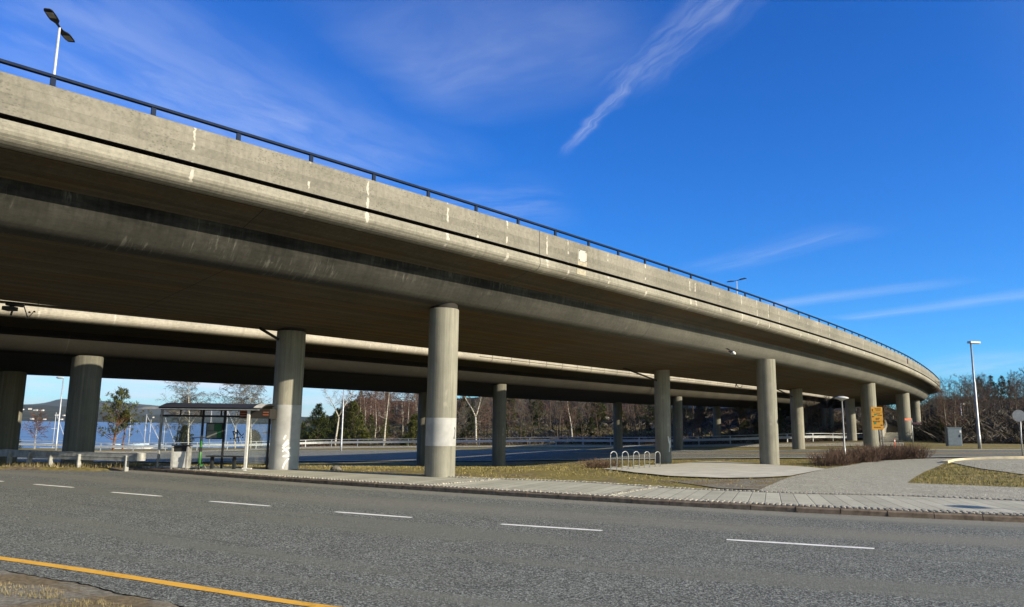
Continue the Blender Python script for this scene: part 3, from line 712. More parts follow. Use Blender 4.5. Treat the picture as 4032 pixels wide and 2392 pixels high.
brB = thing('road_bridge', 'rear curved road bridge with pale jointed edge panels, partly hidden below the front one', 'bridge', (10, 75, 0), 0, 'concrete road bridges')
slB = slice(0, len(B_.S))
_ps = [px(q)[0] if q[1] > 5 else -9e9 for q in B_.Q]; spB = float(B_.S[[i for i, v in enumerate(_ps) if v > 1885][0]])
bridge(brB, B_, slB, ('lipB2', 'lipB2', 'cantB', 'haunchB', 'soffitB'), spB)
railing(brB, B_, slB, list(range(120, 190, 2)))
# pillars: (shaft reading left,right,y at foot, scale of the sight line to the real foot, deck, inset)
def pil(root, L, l, r, y, t, name=None, bear=True, rad=None):
    q = at_z((l+r)/2, y, 0.)*np.array([1, 1, 0]); X, Y = q[0]*t, q[1]*t
    w = (r-l)*((np.array([X, Y, 0])-CAM)@FW)/F_/2
    s, d = L.near(X, Y); zt = L.at(s)[2]-soffit(max(d, 2.5)); zb = 1.7*(1-t)
    return pillar(root, X, Y+.0, rad or w, zb-.02, zt, name, bear), (X, Y, rad or w, zb, zt)
pf1, gf1 = pil(brA, A_, 1671, 1791, 1877, 1.005, 'foremost pillar, on the pavement, with a white painted band')
pr1, gr1 = pil(brA, A_, 1059, 1172, 1850, 1.01, 'pillar right of the bus shelter, pale painted lower half with white graffiti')
pr2, gr2 = pil(brA, A_, 2582, 2644, 1826, 1.30, 'pillar behind the bicycle hoops', False)
pf2, gf2 = pil(brA, A_, 2994, 3068, 1833, 1.235, 'pillar at the far edge of the bicycle parking pad', False)
pr3, gr3 = pil(brA, A_, 3121, 3169, 1771, 1.08, None, False)
pf3, gf3 = pil(brA, A_, 3403, 3459, 1764, .92, 'pillar behind the yellow road sign', False)
pr4, gr4 = pil(brA, A_, 3337, 3373, 1735, .753, None, False)
pf4, gf4 = pil(brA, A_, 3541, 3590, 1737, .70, None, False)
pf5, gf5 = pil(brA, A_, 3594, 3630, 1738, .86, None, False)
def pilB(X, Y, r, lab=None):
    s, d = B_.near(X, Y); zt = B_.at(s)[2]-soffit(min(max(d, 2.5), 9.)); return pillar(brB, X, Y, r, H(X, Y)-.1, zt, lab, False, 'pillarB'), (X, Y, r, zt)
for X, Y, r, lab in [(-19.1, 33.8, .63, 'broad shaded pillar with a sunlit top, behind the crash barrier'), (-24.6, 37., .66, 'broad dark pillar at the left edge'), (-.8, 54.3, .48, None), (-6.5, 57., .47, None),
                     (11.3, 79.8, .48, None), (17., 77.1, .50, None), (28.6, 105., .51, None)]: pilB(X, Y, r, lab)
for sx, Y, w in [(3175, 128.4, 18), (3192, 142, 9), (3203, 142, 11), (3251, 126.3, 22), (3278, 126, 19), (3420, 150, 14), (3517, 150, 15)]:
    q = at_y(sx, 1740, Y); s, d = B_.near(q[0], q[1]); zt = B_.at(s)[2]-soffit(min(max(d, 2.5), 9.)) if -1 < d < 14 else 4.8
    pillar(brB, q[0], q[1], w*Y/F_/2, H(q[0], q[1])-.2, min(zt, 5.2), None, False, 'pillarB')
# painted bands and tags on the pillar shafts
def shell(par, g, z0, z1, mat, name='painted_band'):
    mb = MB(); mb.lathe((g[0], g[1], z0), [(g[2]+.003, 0), (g[2]+.003, z1-z0)], 48); return obj(name, mb, mat, par, True, True)
def zat(sy, g, sx): 
    d = ray(sx, sy); t = (math.hypot(g[0], g[1])-g[2]*.7)/math.hypot(d[0], d[1]); return 1.7+d[2]*t
shell(pf1, gf1, zat(1757, gf1, 1735), zat(1646, gf1, 1735), M['paint'])
shell(pr1, gr1, gr1[3]+.02, zat(1595, gr1, 1120), M['paint'])
def on_cyl(sx, sy, g, off=.008):
    d = ray(sx, sy); a = d[0]**2+d[1]**2; ox, oy = CAM[0]-g[0], CAM[1]-g[1]; b = 2*(ox*d[0]+oy*d[1]); c = ox*ox+oy*oy-(g[2]+off)**2
    D = b*b-4*a*c
    if D < 0: return None
    t = (-b-math.sqrt(D))/2/a; P = CAM+d*t; return P, np.array([P[0]-g[0], P[1]-g[1], 0])/(g[2]+off)
def tagcyl(par, g, strokes, w, mat, org, sc, name='graffiti'):
    mb = MB()
    for st in strokes:
        pts = []
        for a, b in zip(st[:-1], st[1:]):
            for f in np.linspace(0, 1, 4)[:-1]: pts.append((a[0]+(b[0]-a[0])*f, a[1]+(b[1]-a[1])*f))
        pts.append(st[-1]); R = [on_cyl(org[0]+x/sc, org[1]+y/sc, g) for x, y in pts]; R = [r for r in R if r]
        if len(R) > 1: mb.ribbon([r[0] for r in R], [r[1] for r in R], w)
    obj(name, mb, mat, par, world=True)
tagcyl(pr1, gr1, [[(2120,622),(2103,655),(2085,692)], [(2162,700),(2125,735),(2070,795)], [(2168,742),(2110,790),(2058,830)], [(2200,822),(2130,835),(2062,885)], [(2075,812),(2120,862),(2165,905),(2190,962)], [(2192,955),(2130,948),(2068,962)], [(2180,990),(2135,1025),(2105,1060)], [(2105,1060),(2085,1105),(2070,1150)]], .055, M['spray_white'], (600, 1560), 4.035)
tagcyl(pr2, gr2, [[(2432,640),(2440,700),(2455,760),(2450,860)], [(2460,660),(2452,740)], [(2470,690),(2462,800)]], .055, M['spray_white'], (1950, 1540), 3.574)
tagcyl(pf1, gf1, [[(1273,1072),(1280,1050),(1284,1010),(1279,990)], [(1277,1070),(1283,1066)]], .03, M['spray_black'], (1100, 1150), 1.855)
# drain pipes from the soffit into the pillars
for (a, b, g, par) in [((2455,1450), (2584,1499), gr2, pr2), ((1020,1291), (1098,1338), gr1, pr1), ((3054,1530), (3119,1563), gr3, pr3)]:
    r = on_cyl(b[0], b[1], g, .02); Pb = r[0]
    d = ray(*a); best = None
    for t in np.linspace(.5, 1.6, 300):
        P = CAM+d*(Pb[1]*t/d[1]); s, dd = A_.near(P[0], P[1]); g_ = A_.at(s)[2]-soffit(dd)-P[2]
        if best is None or abs(g_) < best[0]: best = (abs(g_), P)
    mb = MB(); mb.tube([best[1], Pb], .055, 8); obj('drain_pipe', mb, M['dark'], brA, True, True)
# identification plate on the parapet
mb = MB(); q = A_.at(17.45, -.012, .47); n = A_.n(17.45); az = math.atan2(-n[0], n[1])
mb.bbox((q[0], q[1], q[2]), (.47, .02, .42), .008, az); pl = obj('plate', mb, M['plate'], brA, world=True)
for dx in (-.2, .2):
    for dz in (-.175, .175):
        mb = MB(); p = A_.at(17.45+dx, -.028, .47-dz); mb.bbox(p, (.035, .02, .035), .006, az); obj('bolt', mb, M['dark'], pl, world=True)
mb = MB(); p = A_.at(17.45, -.003, .55); mb.box(p, (.56, .008, .58), az); obj('mortar_patch', mb, M['patch'], brA, world=True)
mb = MB(); p = A_.at(17.35, -.038, 1.10); mb.box(p, (.55, .01, .2), az); obj('mortar_patch', mb, M['patch'], brA, world=True)
mb = MB(); p = A_.at(74.5, -.02, .35); n = A_.n(74.5); mb.box(p, (.5, .04, .5), math.atan2(-n[0], n[1])); obj('junction_box', mb, M['sign_dark'], brA, world=True)

# ------------------------------------------------------------------ lamps
def gz(x, y): return (x, y, H(x, y))
def deck_lamp(q, zdeck, h, ang, label):
    t = thing('deck_lamp', label, 'street lamp', (q[0], q[1], zdeck), 0, 'twin lamps on the bridge deck')
    mb = MB(); mb.tube([(0, 0, -.6), (0, 0, h*.5), (0, 0, h)], [.06, .05, .036], 12); obj('pole', mb, M['white_metal'], t, True)
    for s in (1, -1):
        a = ang+(0 if s > 0 else math.pi); c, d = math.cos(a), math.sin(a)
        mb = MB(); prof = [(.0, .035, .03), (.25, .05, .03), (.45, .15, .045), (.62, .16, .06), (1.02, .15, .05), (1.14, .10, .02)]; base = []
        for u, w, th in prof: base.append([(c*u-d*w, d*u+c*w, h-.02+.05*u), (c*u+d*w, d*u-c*w, h-.02+.05*u), (c*u+d*w*.8, d*u-c*w*.8, h-.02+.05*u+th), (c*u-d*w*.8, d*u+c*w*.8, h-.02+.05*u+th)])
        i = mb.add([v for r in base for v in r])
        for k in range(len(prof)-1):
            for j in range(4): mb.face((i+4*k+j, i+4*k+(j+1) % 4, i+4*k+4+(j+1) % 4, i+4*k+4+j))
        mb.face((i, i+1, i+2, i+3)); e = i+4*(len(prof)-1); mb.face((e+3, e+2, e+1, e))
        hd = obj('lamp_head', mb, M['dark_metal'], t)
        mb = MB(); mb.box((c*.78, d*.78, h-.02+.05*.78-.012), (.36, .22, .012), a); obj('diffuser', mb, M['lampglass'], hd)
    return t
q = A_.at(-1.5, 11.55, 0); P = None
for s in np.arange(-14, 40, .1):   # stand it on the rear parapet, on the sight line of its foot
    a = A_.at(s, 11.5, .95)
    if a[1] > 8 and a[0]/a[1] >= ray(219, 200)[0]/ray(219, 200)[1]: P = a; sN = s; break
top = at_y(229, 108, P[1]); a_, b_ = at_z(170, 18, top[2]), at_z(290, 181, top[2]); deck_lamp(P, P[2], top[2]-P[2], math.atan2(b_[1]-a_[1], b_[0]-a_[0]), 'twin armed white lamp with dark heads on the bridge deck, top left')
for s in np.arange(20, 100, .1):
    a = A_.at(s, 11.5, .95); sx, sy = px(a)
    if sx >= 2911: P = a; sN = s; break
top = at_y(2908, 1106, P[1]); a_, b_ = at_z(2873, 1110, top[2]), at_z(2944, 1095, top[2]); deck_lamp(P, P[2], top[2]-P[2], math.atan2(b_[1]-a_[1], b_[0]-a_[0]), 'small distant twin armed lamp standing above the bridge parapet')
def mast_lamp(q, h, r, headlen, ang, label, mat='galv', box=False):
    t = thing('street_lamp', label, 'street lamp', q, 0, 'single headed street lamps')
    mb = MB(); mb.tube([(0, 0, -.3), (0, 0, h*.12), (0, 0, h*.125), (0, 0, h*.62), (0, 0, h*.625), (0, 0, h)], [r*1.25, r*1.2, r, r*.9, r*.7, r*.6], 12); obj('pole', mb, M[mat], t, True)
    c, d = math.cos(ang), math.sin(ang); mb = MB()
    if box: mb.bbox((c*headlen*.3, d*headlen*.3, h+.07), (headlen, headlen*.42, .17), .03, ang)
    else:
        for u, w, th in [(0, .05, .05)]: pass
        pts = [(c*u*headlen, d*u*headlen, h+.03+.05*u) for u in (-.05, .1, .45, .85, 1.)]; mb.tube(pts, [.04, .07, .14, .12, .04], 10)
    hd = obj('lamp_head', mb, M['mid_metal' if box else 'white_metal'], t, not box)
    mb = MB(); mb.bbox((c*headlen*.5, d*headlen*.5, h-.035 if box else h-.07), (headlen*.5, .16, .03), .01, ang); obj('diffuser', mb, M['lampglass'], hd)
    return t
q = ground(3858.5, 1768); top = at_y(3838, 1352, q[1]); mast_lamp(q, top[2]-q[2], .11, .95, R_(10), 'tall grey lamp post with a flat box head on the grass by the cabinet', 'mid_metal', True)
q = at_y(220, 1766, 93); q[2] = H(q[0], q[1]); top = at_y(249, 1490, 93); mast_lamp(q, top[2]-q[2], .10, 1.0, R_(172), 'slender pale lamp post by the water, left of the broad pillar')
q = at_y(1343, 1771, 93); q[2] = H(q[0], q[1]); top = at_y(1360, 1500, 93); mast_lamp(q, top[2]-q[2], .10, 1.0, R_(180), 'thin white lamp post between two green pines on the far verge')
q = at_y(3785, 1625, 125); mast_lamp((q[0], q[1], H(q[0], q[1])), max(2., at_y(3783, 1592, 125)[2]-H(q[0], q[1])), .07, .9, R_(15), 'tiny far lamp in front of the bare trees on the right')
def park_lamp(q, h, label):
    t = thing('park_lamp', label, 'park lamp', q, 0, 'park lamps with mushroom heads')
    mb = MB(); mb.tube([(0, 0, -.3), (0, 0, .9), (0, 0, .92), (0, 0, h-.25)], [.06, .06, .045, .038], 12); obj('pole', mb, M['mid_metal'], t, True)
    mb = MB(); mb.lathe((0, 0, h-.28), [(.04, 0), (.10, .02), (.20, .08), (.36, .13), (.38, .15)], 24); hd = obj('diffuser', mb, M['lampglass'], t, True)
    mb = MB(); mb.lathe((0, 0, h-.13), [(.385, -.005), (.385, .012), (.30, .07), (.14, .115), (0, .125)], 24); obj('lamp_shade', mb, M['white_metal'], t, True)
    return t
q = ground(3329, 1830); top = at_y(3304, 1560, q[1]); park_lamp(q, top[2]-q[2], 'low grey park lamp with mushroom head standing at the brown shrubs')
lq = at_z(3985, 2005, 0.); u = 4.0/math.tan(R_(23)); park_lamp((lq[0]+.895*u, lq[1]-.446*u, 0.), 4.1, 'park lamp standing beyond the right edge whose shadow falls on the pavement')

# ------------------------------------------------------------------ bus shelter, bin, scooter
SH = np.array([-13.05, 28.35]); SE = np.array([-8.95, 28.2]); ax = (SE-SH)/np.hypot(*(SE-SH)); an = np.array([ax[1], -ax[0]])  # an: towards the street
Ls = np.hypot(*(SE-SH)); srz = math.atan2(ax[1], ax[0])
sh = thing('bus_shelter', 'glass bus shelter with dark frame and curved roof beside the tagged pillar', 'bus shelter', (SH[0], SH[1], 0), srz)
def wx(sx): # along the rear wall from a sight line
    d = ray(sx, 1700); t = d[0]/d[1]; # SH.x+ax*a = t*(SH.y+ay*a)
    return (t*SH[1]-SH[0])/(ax[0]-t*ax[1])
posts = [0.02, wx(796), wx(882), wx(980), Ls]
hT = 2.12
for p in posts:
    mb = MB(); mb.bbox((p, 0, hT/2), (.075, .07, hT), .006); obj('post', mb, M['dark_metal' if p != 0.02 else 'galv_dull'], sh)
for a, b in zip(posts[:-1], posts[1:]):
    mb = MB(); mb.box(((a+b)/2, 0, (.22+1.86)/2), (b-a-.09, .012, 1.64)); obj('glass_pane', mb, M['glass'], sh)
for z, hgt in ((1.90, .07), (2.13, .05), (.18, .05)):
    mb = MB(); mb.bbox((Ls/2, -.002, z), (Ls+.08, .06, hgt), .006); obj('rail', mb, M['dark_metal'], sh)
for p in np.linspace(.25, 1, 5)*Ls:
    mb = MB(); mb.box((p-.3, .002, 2.02), (.04, .05, .17)); obj('bracket', mb, M['dark_metal'], sh)
fx, fy = Ls-.25, -1.42
mb = MB(); mb.bbox((fx, fy, 1.07), (.10, .08, 2.10), .008); fp = obj('post', mb, M['white_metal'], sh, label='white front post')
mb = MB(); mb.bbox((fx+.06, fy, .1), (.34, .10, .05), .01); obj('foot_bar', mb, M['white_metal'], fp)
mb = MB(); M2 = math.atan2(1.36, .22); mb.box((fx+.11, fy/2, 1.04), (1.32, .012, 1.70), M2); obj('glass_pane', mb, M['glass'], sh, label='end pane')
mb = MB(); mb.bbox((Ls-.14, fy/2, 2.10), (1.5, .06, .08), .006, M2); obj('rail', mb, M['white_metal'], sh)
# roof: shallow vault, cantilevered to the left
mb = MB(); n_ = 12; X0, X1 = .35, Ls+.25
pr = [(-1.62+(.22+1.62)*i/n_, 2.19+.17*math.sin(math.pi*i/n_)**.8) for i in range(n_+1)]
for X in (X0, X0+.35, X1-.5, X1):
    for y, z in pr: mb.v.append((X, y*(.62 if X == X0 else 1)-(.15 if X == X0 else 0), z if X != X0 else 2.17+.4*(z-2.19)))
k = n_+1
for a in range(3):
    for j in range(n_): mb.face((a*k+j, (a+1)*k+j, (a+1)*k+j+1, a*k+j+1))
b0 = len(mb.v); mb.v += [(x, y, z-.045) for x, y, z in mb.v[:4*k]]
for a in range(3):
    for j in range(n_): mb.face((b0+a*k+j+1, b0+(a+1)*k+j+1, b0+(a+1)*k+j, b0+a*k+j))
    for j in (0, n_): mb.face((a*k+j, (a+1)*k+j, b0+(a+1)*k+j, b0+a*k+j))
for a in (0, 3):
    for j in range(n_): mb.face((a*k+j, a*k+j+1, b0+a*k+j+1, b0+a*k+j))
roof = obj('roof', mb, M['dark_metal'], sh, True)
mb = MB(); mb.sweep([(X1-.28, 0, 0), (X1-.02, 0, 0), (X1+.02, 0, 0)], [(0, 1)]*3, [0, 1, 2], [(y, -z-.008) for y, z in pr]); obj('roof_edge', mb, M['white_metal'], roof, True)
mb = MB(); mb.bbox((Ls/2, -1.58, 2.155), (Ls+.35, .05, .085), .01); obj('gutter', mb, M['galv'], roof)
mb = MB(); mb.bbox((Ls+.30, -.75, 2.0), (.16, 1.05, .34), .015); ds = obj('display_case', mb, M['dark'], sh)
# display faces the street end of the shelter
mb = MB(); mb.bbox((Ls-.06, -1.30, 2.0), (1.1, .10, .34), .015); ds2 = obj('departure_display', mb, M['dark'], sh)
for i in range(3):
    mb = MB(); mb.box((Ls-.45, -1.355, 2.09-.085*i), (.26, .012, .045)); obj('display_line', mb, M['display_red'], ds2)
for i in range(2):
    mb = MB(); mb.box((Ls+.33, -1.355, 2.05-.09*i), (.2, .012, .035)); obj('display_line', mb, M['display_red'], ds2)
bx0, bx1 = wx(838), wx(972)
mb = MB(); mb.bbox(((bx0+bx1)/2, -.30, .455), (bx1-bx0, .34, .045), .01); bs = obj('bench_seat', mb, M['dark_metal'], sh)
for p in (bx0+.18, bx1-.28):
    mb = MB(); mb.bbox((p, -.28, .215), (.11, .10, .43), .008); obj('bench_leg', mb, M['dark_metal'], sh)
tx0, tx1 = wx(814), wx(880); tz0, tz1 = 1.06, 1.66
mb = MB(); mb.bbox(((tx0+tx1)/2, -.06, (tz0+tz1)/2), (tx1-tx0, .05, tz1-tz0), .01); tb = obj('timetable_case', mb, M['dark_metal'], sh)
w_ = tx1-tx0-.07; hh_ = tz1-tz0-.07; cx, cz = (tx0+tx1)/2, (tz0+tz1)/2
for (u, v, a, b, m) in [(-.25, .25, .46, .46, 'poster_grey'), (.25, .25, .48, .46, 'poster_green'), (-.14, -.25, .68, .46, 'poster_grey'), (.36, -.25, .27, .46, 'poster_green')]:
    mb = MB(); mb.box((cx+u*w_, -.09, cz+v*hh_), (a*w_, .012, b*hh_)); ps = obj('timetable_sheet', mb, M[m], tb)
# tag on the pane
def on_wall(sx, sy, off=-.012):
    d = ray(sx, sy); o = np.array([SH[0], SH[1]])+an*(-off)*0
    t = ((SH-CAM[:2])@an)/(d[:2]@an); P = CAM+d*t; return ((P[:2]-SH)@ax, off, P[2])
mb = MB()
for st in [[(1280,562),(1303,640),(1332,735)], [(1280,562),(1318,575),(1345,592),(1325,603),(1302,610)], [(1345,535),(1362,640),(1374,735)], [(1345,535),(1378,585),(1415,632),(1440,615),(1455,598)], [(1280,682),(1340,662),(1405,650)]]:
    mb.ribbon([on_wall(600+x/4.035, 1560+y/4.035) for x, y in st], (0, -1, 0), .035)
for x, y in ((1245,680), (1437,658)):
    c = on_wall(600+x/4.035, 1560+y/4.035); i = mb.add([(c[0]+.03*math.cos(a), c[1], c[2]+.03*math.sin(a)) for a in np.linspace(0, 2*math.pi, 9)[:-1]]); mb.face(range(i, i+8))
obj('graffiti', mb, M['spray_black'], sh)
# litter bin
bn = thing('litter_bin', 'white panelled litter bin with black hood in front of the shelter glass', 'bin', (at_y(711, 1834, 27.75)[0], 27.75, 0), .02)
mb = MB(); mb.bbox((0, 0, .33), (.46, .34, .56), .01); obj('body', mb, M['white_metal'], bn)
for s in (-1, 1):
    mb = MB(); mb.bbox((s*.27, 0, .40), (.07, .36, .80), .008); obj('side_post', mb, M['galv_dull'], bn)
mb = MB(); mb.bbox((0, .02, .73), (.47, .32, .20), .02); hd = obj('hood', mb, M['dark_metal'], bn)
mb = MB(); L = [(.15*math.cos(a), -.145, .74+.055*math.sin(a)) for a in np.linspace(0, 2*math.pi, 17)[:-1]]; i = mb.add(L); mb.face(range(i, i+16)); obj('slot', mb, M['tyre'], hd)
mb = MB(); mb.bbox((0, 0, .83), (.62, .38, .035), .012); obj('lid', mb, M['dark_metal'], bn)
# e-scooter parked facing the street
scq = at_y(789, 1834, 27.6); sc = thing('electric_scooter', 'green electric kick scooter parked in front of the shelter glass', 'scooter', (scq[0], 27.6, 0), R_(-72))
# local +x is forward
mb = MB(); mb.tube([(.52, 0, .16), (.46, 0, .55), (.40, 0, 1.08)], [.042, .045, .03], 10); st = obj('stem', mb, M['green'], sc, True)
mb = MB(); mb.tube([(.405, 0, 1.02), (.395, 0, 1.13)], [.034, .034], 10); obj('stem_clamp', mb, M['dark_metal'], st, True)
mb = MB(); mb.tube([(.36, -.31, 1.115), (.40, -.12, 1.13), (.40, .12, 1.13), (.36, .31, 1.115)], .016, 8); hb = obj('handlebar', mb, M['dark_metal'], sc, True)
for s in (-1, 1):
    mb = MB(); mb.tube([(.375, s*.18, 1.123), (.35, s*.33, 1.112)], .02, 8); obj('grip', mb, M['tyre'], hb, True)
mb = MB(); mb.bbox((.39, 0, 1.17), (.07, .09, .06), .012); obj('display', mb, M['dark_metal'], hb)
mb = MB(); mb.bbox((0, 0, .155), (.78, .17, .06), .02); dk = obj('deck', mb, M['green'], sc)
mb = MB(); mb.bbox((-.02, 0, .19), (.62, .14, .012), .004); obj('grip_mat', mb, M['tyre'], dk)
def wheel(x, r, par):
    mb = MB(); R = [(x+r*math.cos(a), r+r*math.sin(a)) for a in np.linspace(0, 2*math.pi, 25)]
    mb.tube([(a-(.0), 0, b) for a, b in [(x+(r-.028)*math.cos(t), r+(r-.028)*math.sin(t)) for t in np.linspace(0, 2*math.pi, 25)]], .028, 8, 0, False); w = obj('wheel', mb, M['tyre'], par, True)
    mb = MB(); mb.tube([(x, -.025, r), (x, .025, r)], r-.045, 16); obj('hub', mb, M['galv'], w, True)
wheel(.55, .125, sc); wheel(-.42, .12, sc)
for x in (.55, -.42):
    mb = MB(); mb.sweep([(x-.15, -.045, 0), (x-.1, -.045, .0), (x+.1, -.045, 0), (x+.14, -.045, 0)], [(0, 1)]*4, [0, 1, 2, 3], [(0, -.235), (.09, -.235)]); obj('mudguard', mb, M['green'], sc)
mb = MB(); mb.tube([(-.05, .08, .15), (-.12, .20, .02)], .012, 6); obj('kickstand', mb, M['galv'], sc)
mb = MB(); mb.bbox((.47, 0, .72), (.05, .10, .16), .012); obj('battery_case', mb, M['dark_metal'], sc)

# ------------------------------------------------------------------ barriers
def wbeam(path, z0s, hgt=.31, bulge=.08, side=1):
    Q, N, S = smooth_poly(path, 1., 1); z = np.interp(S, np.linspace(0, S[-1], len(z0s)), z0s) if not callable(z0s) else np.array([z0s(q[0], q[1]) for q in Q])
    b = bulge*side
    pr = [(0, 0), (b, .02), (b, .09), (0, .14), (0, .17), (b, .22), (b, .29), (0, .31)]; s = hgt/.31
    mb = MB(); mb.sweep(np.c_[Q, z+hgt], N, S, [(d, e*s) for d, e in pr]+[(-.012, e*s) for d, e in pr[::-1]], None, True); return mb, Q, N, S
gp = [at_z(x, y, 0.)[:2] for x, y in [(27,1815),(114,1822),(202,1829),(293,1832)]]
gpath = [(-13.45, 27.75), (-15.2, 28.15), (-17.2, 28.75), (-19.6, 29.9), (-22.5, 31.8), (-27, 34), (-36, 38.5)]
gb = thing('crash_barrier', 'low double sided steel crash barrier on short posts left of the shelter', 'crash barrier', (-16, 29, 0), 0, 'steel crash barriers')
for s, o in ((-1, -.10), (1, .12)):
    mb, Q, N, S = wbeam([(x-o*.3, y+o) for x, y in gpath], lambda x, y: .24 if x > -20 else H(x, y)*.5+.24, .28, .075, -1 if s < 0 else 1); obj('beam', mb, M['galv_dull'], gb, world=True)
mb = MB(); mb.lathe((-13.38, 27.72, .27), [(.17, 0), (.17, .28)], 20); obj('end_cap', mb, M['galv_dull'], gb, True, True)
Q, N, S = smooth_poly(gpath, .5, 1)
for s in [.5, 2.6, 4.0, 5.2, 6.5, 7.8, 9.1, 10.6, 12.2, 14]:
    x, y = np.interp(s, S, Q[:, 0]), np.interp(s, S, Q[:, 1]); mb = MB(); mb.bbox((x, y-.02, .12), (.10, .16, .66), .015, math.atan2(1, -2)); obj('post', mb, M['galv_dull'], gb, world=True)
far_g = [(t*Y, Y) for t, Y in _gr]
fb = thing('crash_barrier', 'long steel crash barrier with upper pipe rail along the far side of the road', 'crash barrier', (0, 112, -2), 0, 'steel crash barriers')
mb, Q, N, S = wbeam(far_g, lambda x, y: H(x, y)+.48, .31, .08, -1); obj('beam', mb, M['galv'], fb, world=True)
zz = np.array([H(x, y) for x, y in Q]); mb = MB(); mb.tube([(x+N[i][0]*.05, y+N[i][1]*.05, zz[i]+1.08) for i, (x, y) in enumerate(Q)], .045, 6); obj('pipe_rail', mb, M['galv'], fb, True, True)
for s in np.arange(1, S[-1]-1, 4.):
    x, y = np.interp(s, S, Q[:, 0]), np.interp(s, S, Q[:, 1]); n = np.array([np.interp(s, S, N[:, 0]), np.interp(s, S, N[:, 1])]); g = H(x, y)
    sx = px((x, y, g))[0]
    if -100 < sx < 3500: mb = MB(); mb.box((x+n[0]*.06, y+n[1]*.06, g+.42), (.10, .10, 1.32), math.atan2(-n[0], n[1])); obj('post', mb, M['galv'], fb, world=True)

# ------------------------------------------------------------------ bicycle hoops
hoops = [(2416.6,1857.5),(2462,1854),(2506,1850),(2548,1846),(2590,1842)]; hp = None
hl = ['bicycle hoop at the left end of the row on the concrete pad', 'second bicycle hoop from the left on the concrete pad', 'middle bicycle hoop of the five on the concrete pad', 'fourth bicycle hoop from the left on the concrete pad', 'bicycle hoop at the right end of the row, in front of a pillar']
for (x, y), lb in zip(hoops, hl):
    q = ground(x, y); q[2] += .05
    if hp is None:
        h = 68.6*(q[1]*1.0)/F_*1.0; wd_ = .27*q[1]/30.
        hp = thing('bicycle_hoop', lb, 'bicycle rack', q, R_(-4), 'bicycle hoops on the concrete pad')
        mb = MB(); w2 = wd_/2; mb.tube([(-w2, -.15, -.02), (-w2, -.15, h-w2)]+[(-w2*math.cos(a), -.15*math.cos(a), h-w2+w2*1.15*math.sin(a)) for a in np.linspace(.25, math.pi-.25, 9)]+[(w2, .15, h-w2), (w2, .15, -.02)], .018, 10); obj('hoop', mb, M['galv'], hp, True)
        mb = MB(); mb.tube([(-w2, -.15, .12), (w2, .15, .12)], .011, 8); obj('crossbar', mb, M['galv'], hp, True)
        for s in (-1, 1): mb = MB(); mb.bbox((s*w2, s*.15, .006), (.13, .13, .014), .004); obj('base_plate', mb, M['galv'], hp)
    else: dup(hp, q, R_(-4), lb)

# ------------------------------------------------------------------ signs, posts, cabinet
sq = ground(3462, 1768); Yd = sq[1]
sg = thing('direction_sign', 'amber yellow detour direction board on two steel posts beside a pillar', 'road sign', sq, 0)
def sgl(sx, sy): P = at_y(sx, sy, Yd); return P-sq
tl, tr, bl = sgl(3430, 1604), sgl(3474, 1603), sgl(3434, 1693)
wS, hS = (tr-tl)[0], (tl-bl)[2]; cS = (sgl(3453, 1648))
ra = R_(-4); wS /= math.cos(ra)
mb = MB(); mb.bbox(cS, (wS, .05, hS), .012, ra); bd = obj('board', mb, M['sign_yellow'], sg)
def onb(u, v, w, h, mat, name, off=.030):
    c, s = math.cos(ra), math.sin(ra); mb = MB(); p = (cS[0]+u*wS*c+off*s, cS[1]+u*wS*s-off*c, cS[2]+v*hS); mb.box(p, (w*wS, .006, h*hS), ra); return obj(name, mb, M[mat], bd)
for v in (.275, -.12): onb(0, v, .98, .008, 'dark', 'divider')
for u, v, w in [(.12,.42,.5),(.14,.36,.42),(.12,.20,.34),(.26,.135,.4),(.05,.0,.34),(.02,-.055,.28),(-.05,-.155,.62),(.0,-.40,.6)]:
    for i in range(max(3, int(w*14))):
        onb(u-w/2+w*(i+.5)/max(3, int(w*14)), v, w/max(3, int(w*14))*.62, .026*(1 if i % 3 else 1.35), 'dark', 'lettering')
onb(-.12, .165, .2, .075, 'sign_green', 'route_shield'); onb(-.2, -.22, .2, .09, 'sign_green', 'route_shield')
for u, v, r in ((-.36, .36, 90), (-.34, .07, 180), (.36, -.30, 0)):
    c, s = math.cos(ra), math.sin(ra); mb = MB(); a = R_(r); P = []
    for x, z in ((.09, 0), (0, .07), (0, .025), (-.09, .025), (-.09, -.025), (0, -.025), (0, -.07)):
        X, Z = x*math.cos(a)-z*math.sin(a), x*math.sin(a)+z*math.cos(a); X += u*wS; P.append((cS[0]+X*c+.034*s, cS[1]+X*s-.034*c, cS[2]+v*hS+Z))
    i = mb.add(P); mb.face(range(i, i+7)); obj('arrow', mb, M['dark'], bd)
for u in (.18, .40):
    mb = MB(); c, s = math.cos(ra), math.sin(ra); mb.tube([(cS[0]+u*wS*c-.06*s, cS[1]+u*wS*s+.06*c, -.1), (cS[0]+u*wS*c-.06*s, cS[1]+u*wS*s+.06*c, cS[2]+hS*.5)], .05, 10); obj('post', mb, M['galv'], sg, True)
q = ground(3596, 1749); dsn = thing('fingerpost', 'slim signpost with one lit red finger board and one dark one', 'road sign', q, 0)
hf = at_y(3592, 1648, q[1])[2]-q[2]
mb = MB(); mb.tube([(0, 0, -.1), (0, 0, hf)], .05, 10); obj('pole', mb, M['galv'], dsn, True)
mb = MB(); mb.bbox((-.42, -.1, hf-.12), (.75, .04, .2), .01, R_(8)); obj('finger_board', mb, M['sign_red'], dsn, label='lit red orange finger board')
mb = MB(); mb.bbox((.45, -.12, hf-.5), (.85, .05, .20), .01, R_(-6)); obj('finger_board', mb, M['sign_dark'], dsn, label='dark finger board seen from behind')
q = ground(3524.5, 1768); mk = thing('marker_post', 'thin red marker post at the road edge between sign and signpost', 'marker post', q, 0)
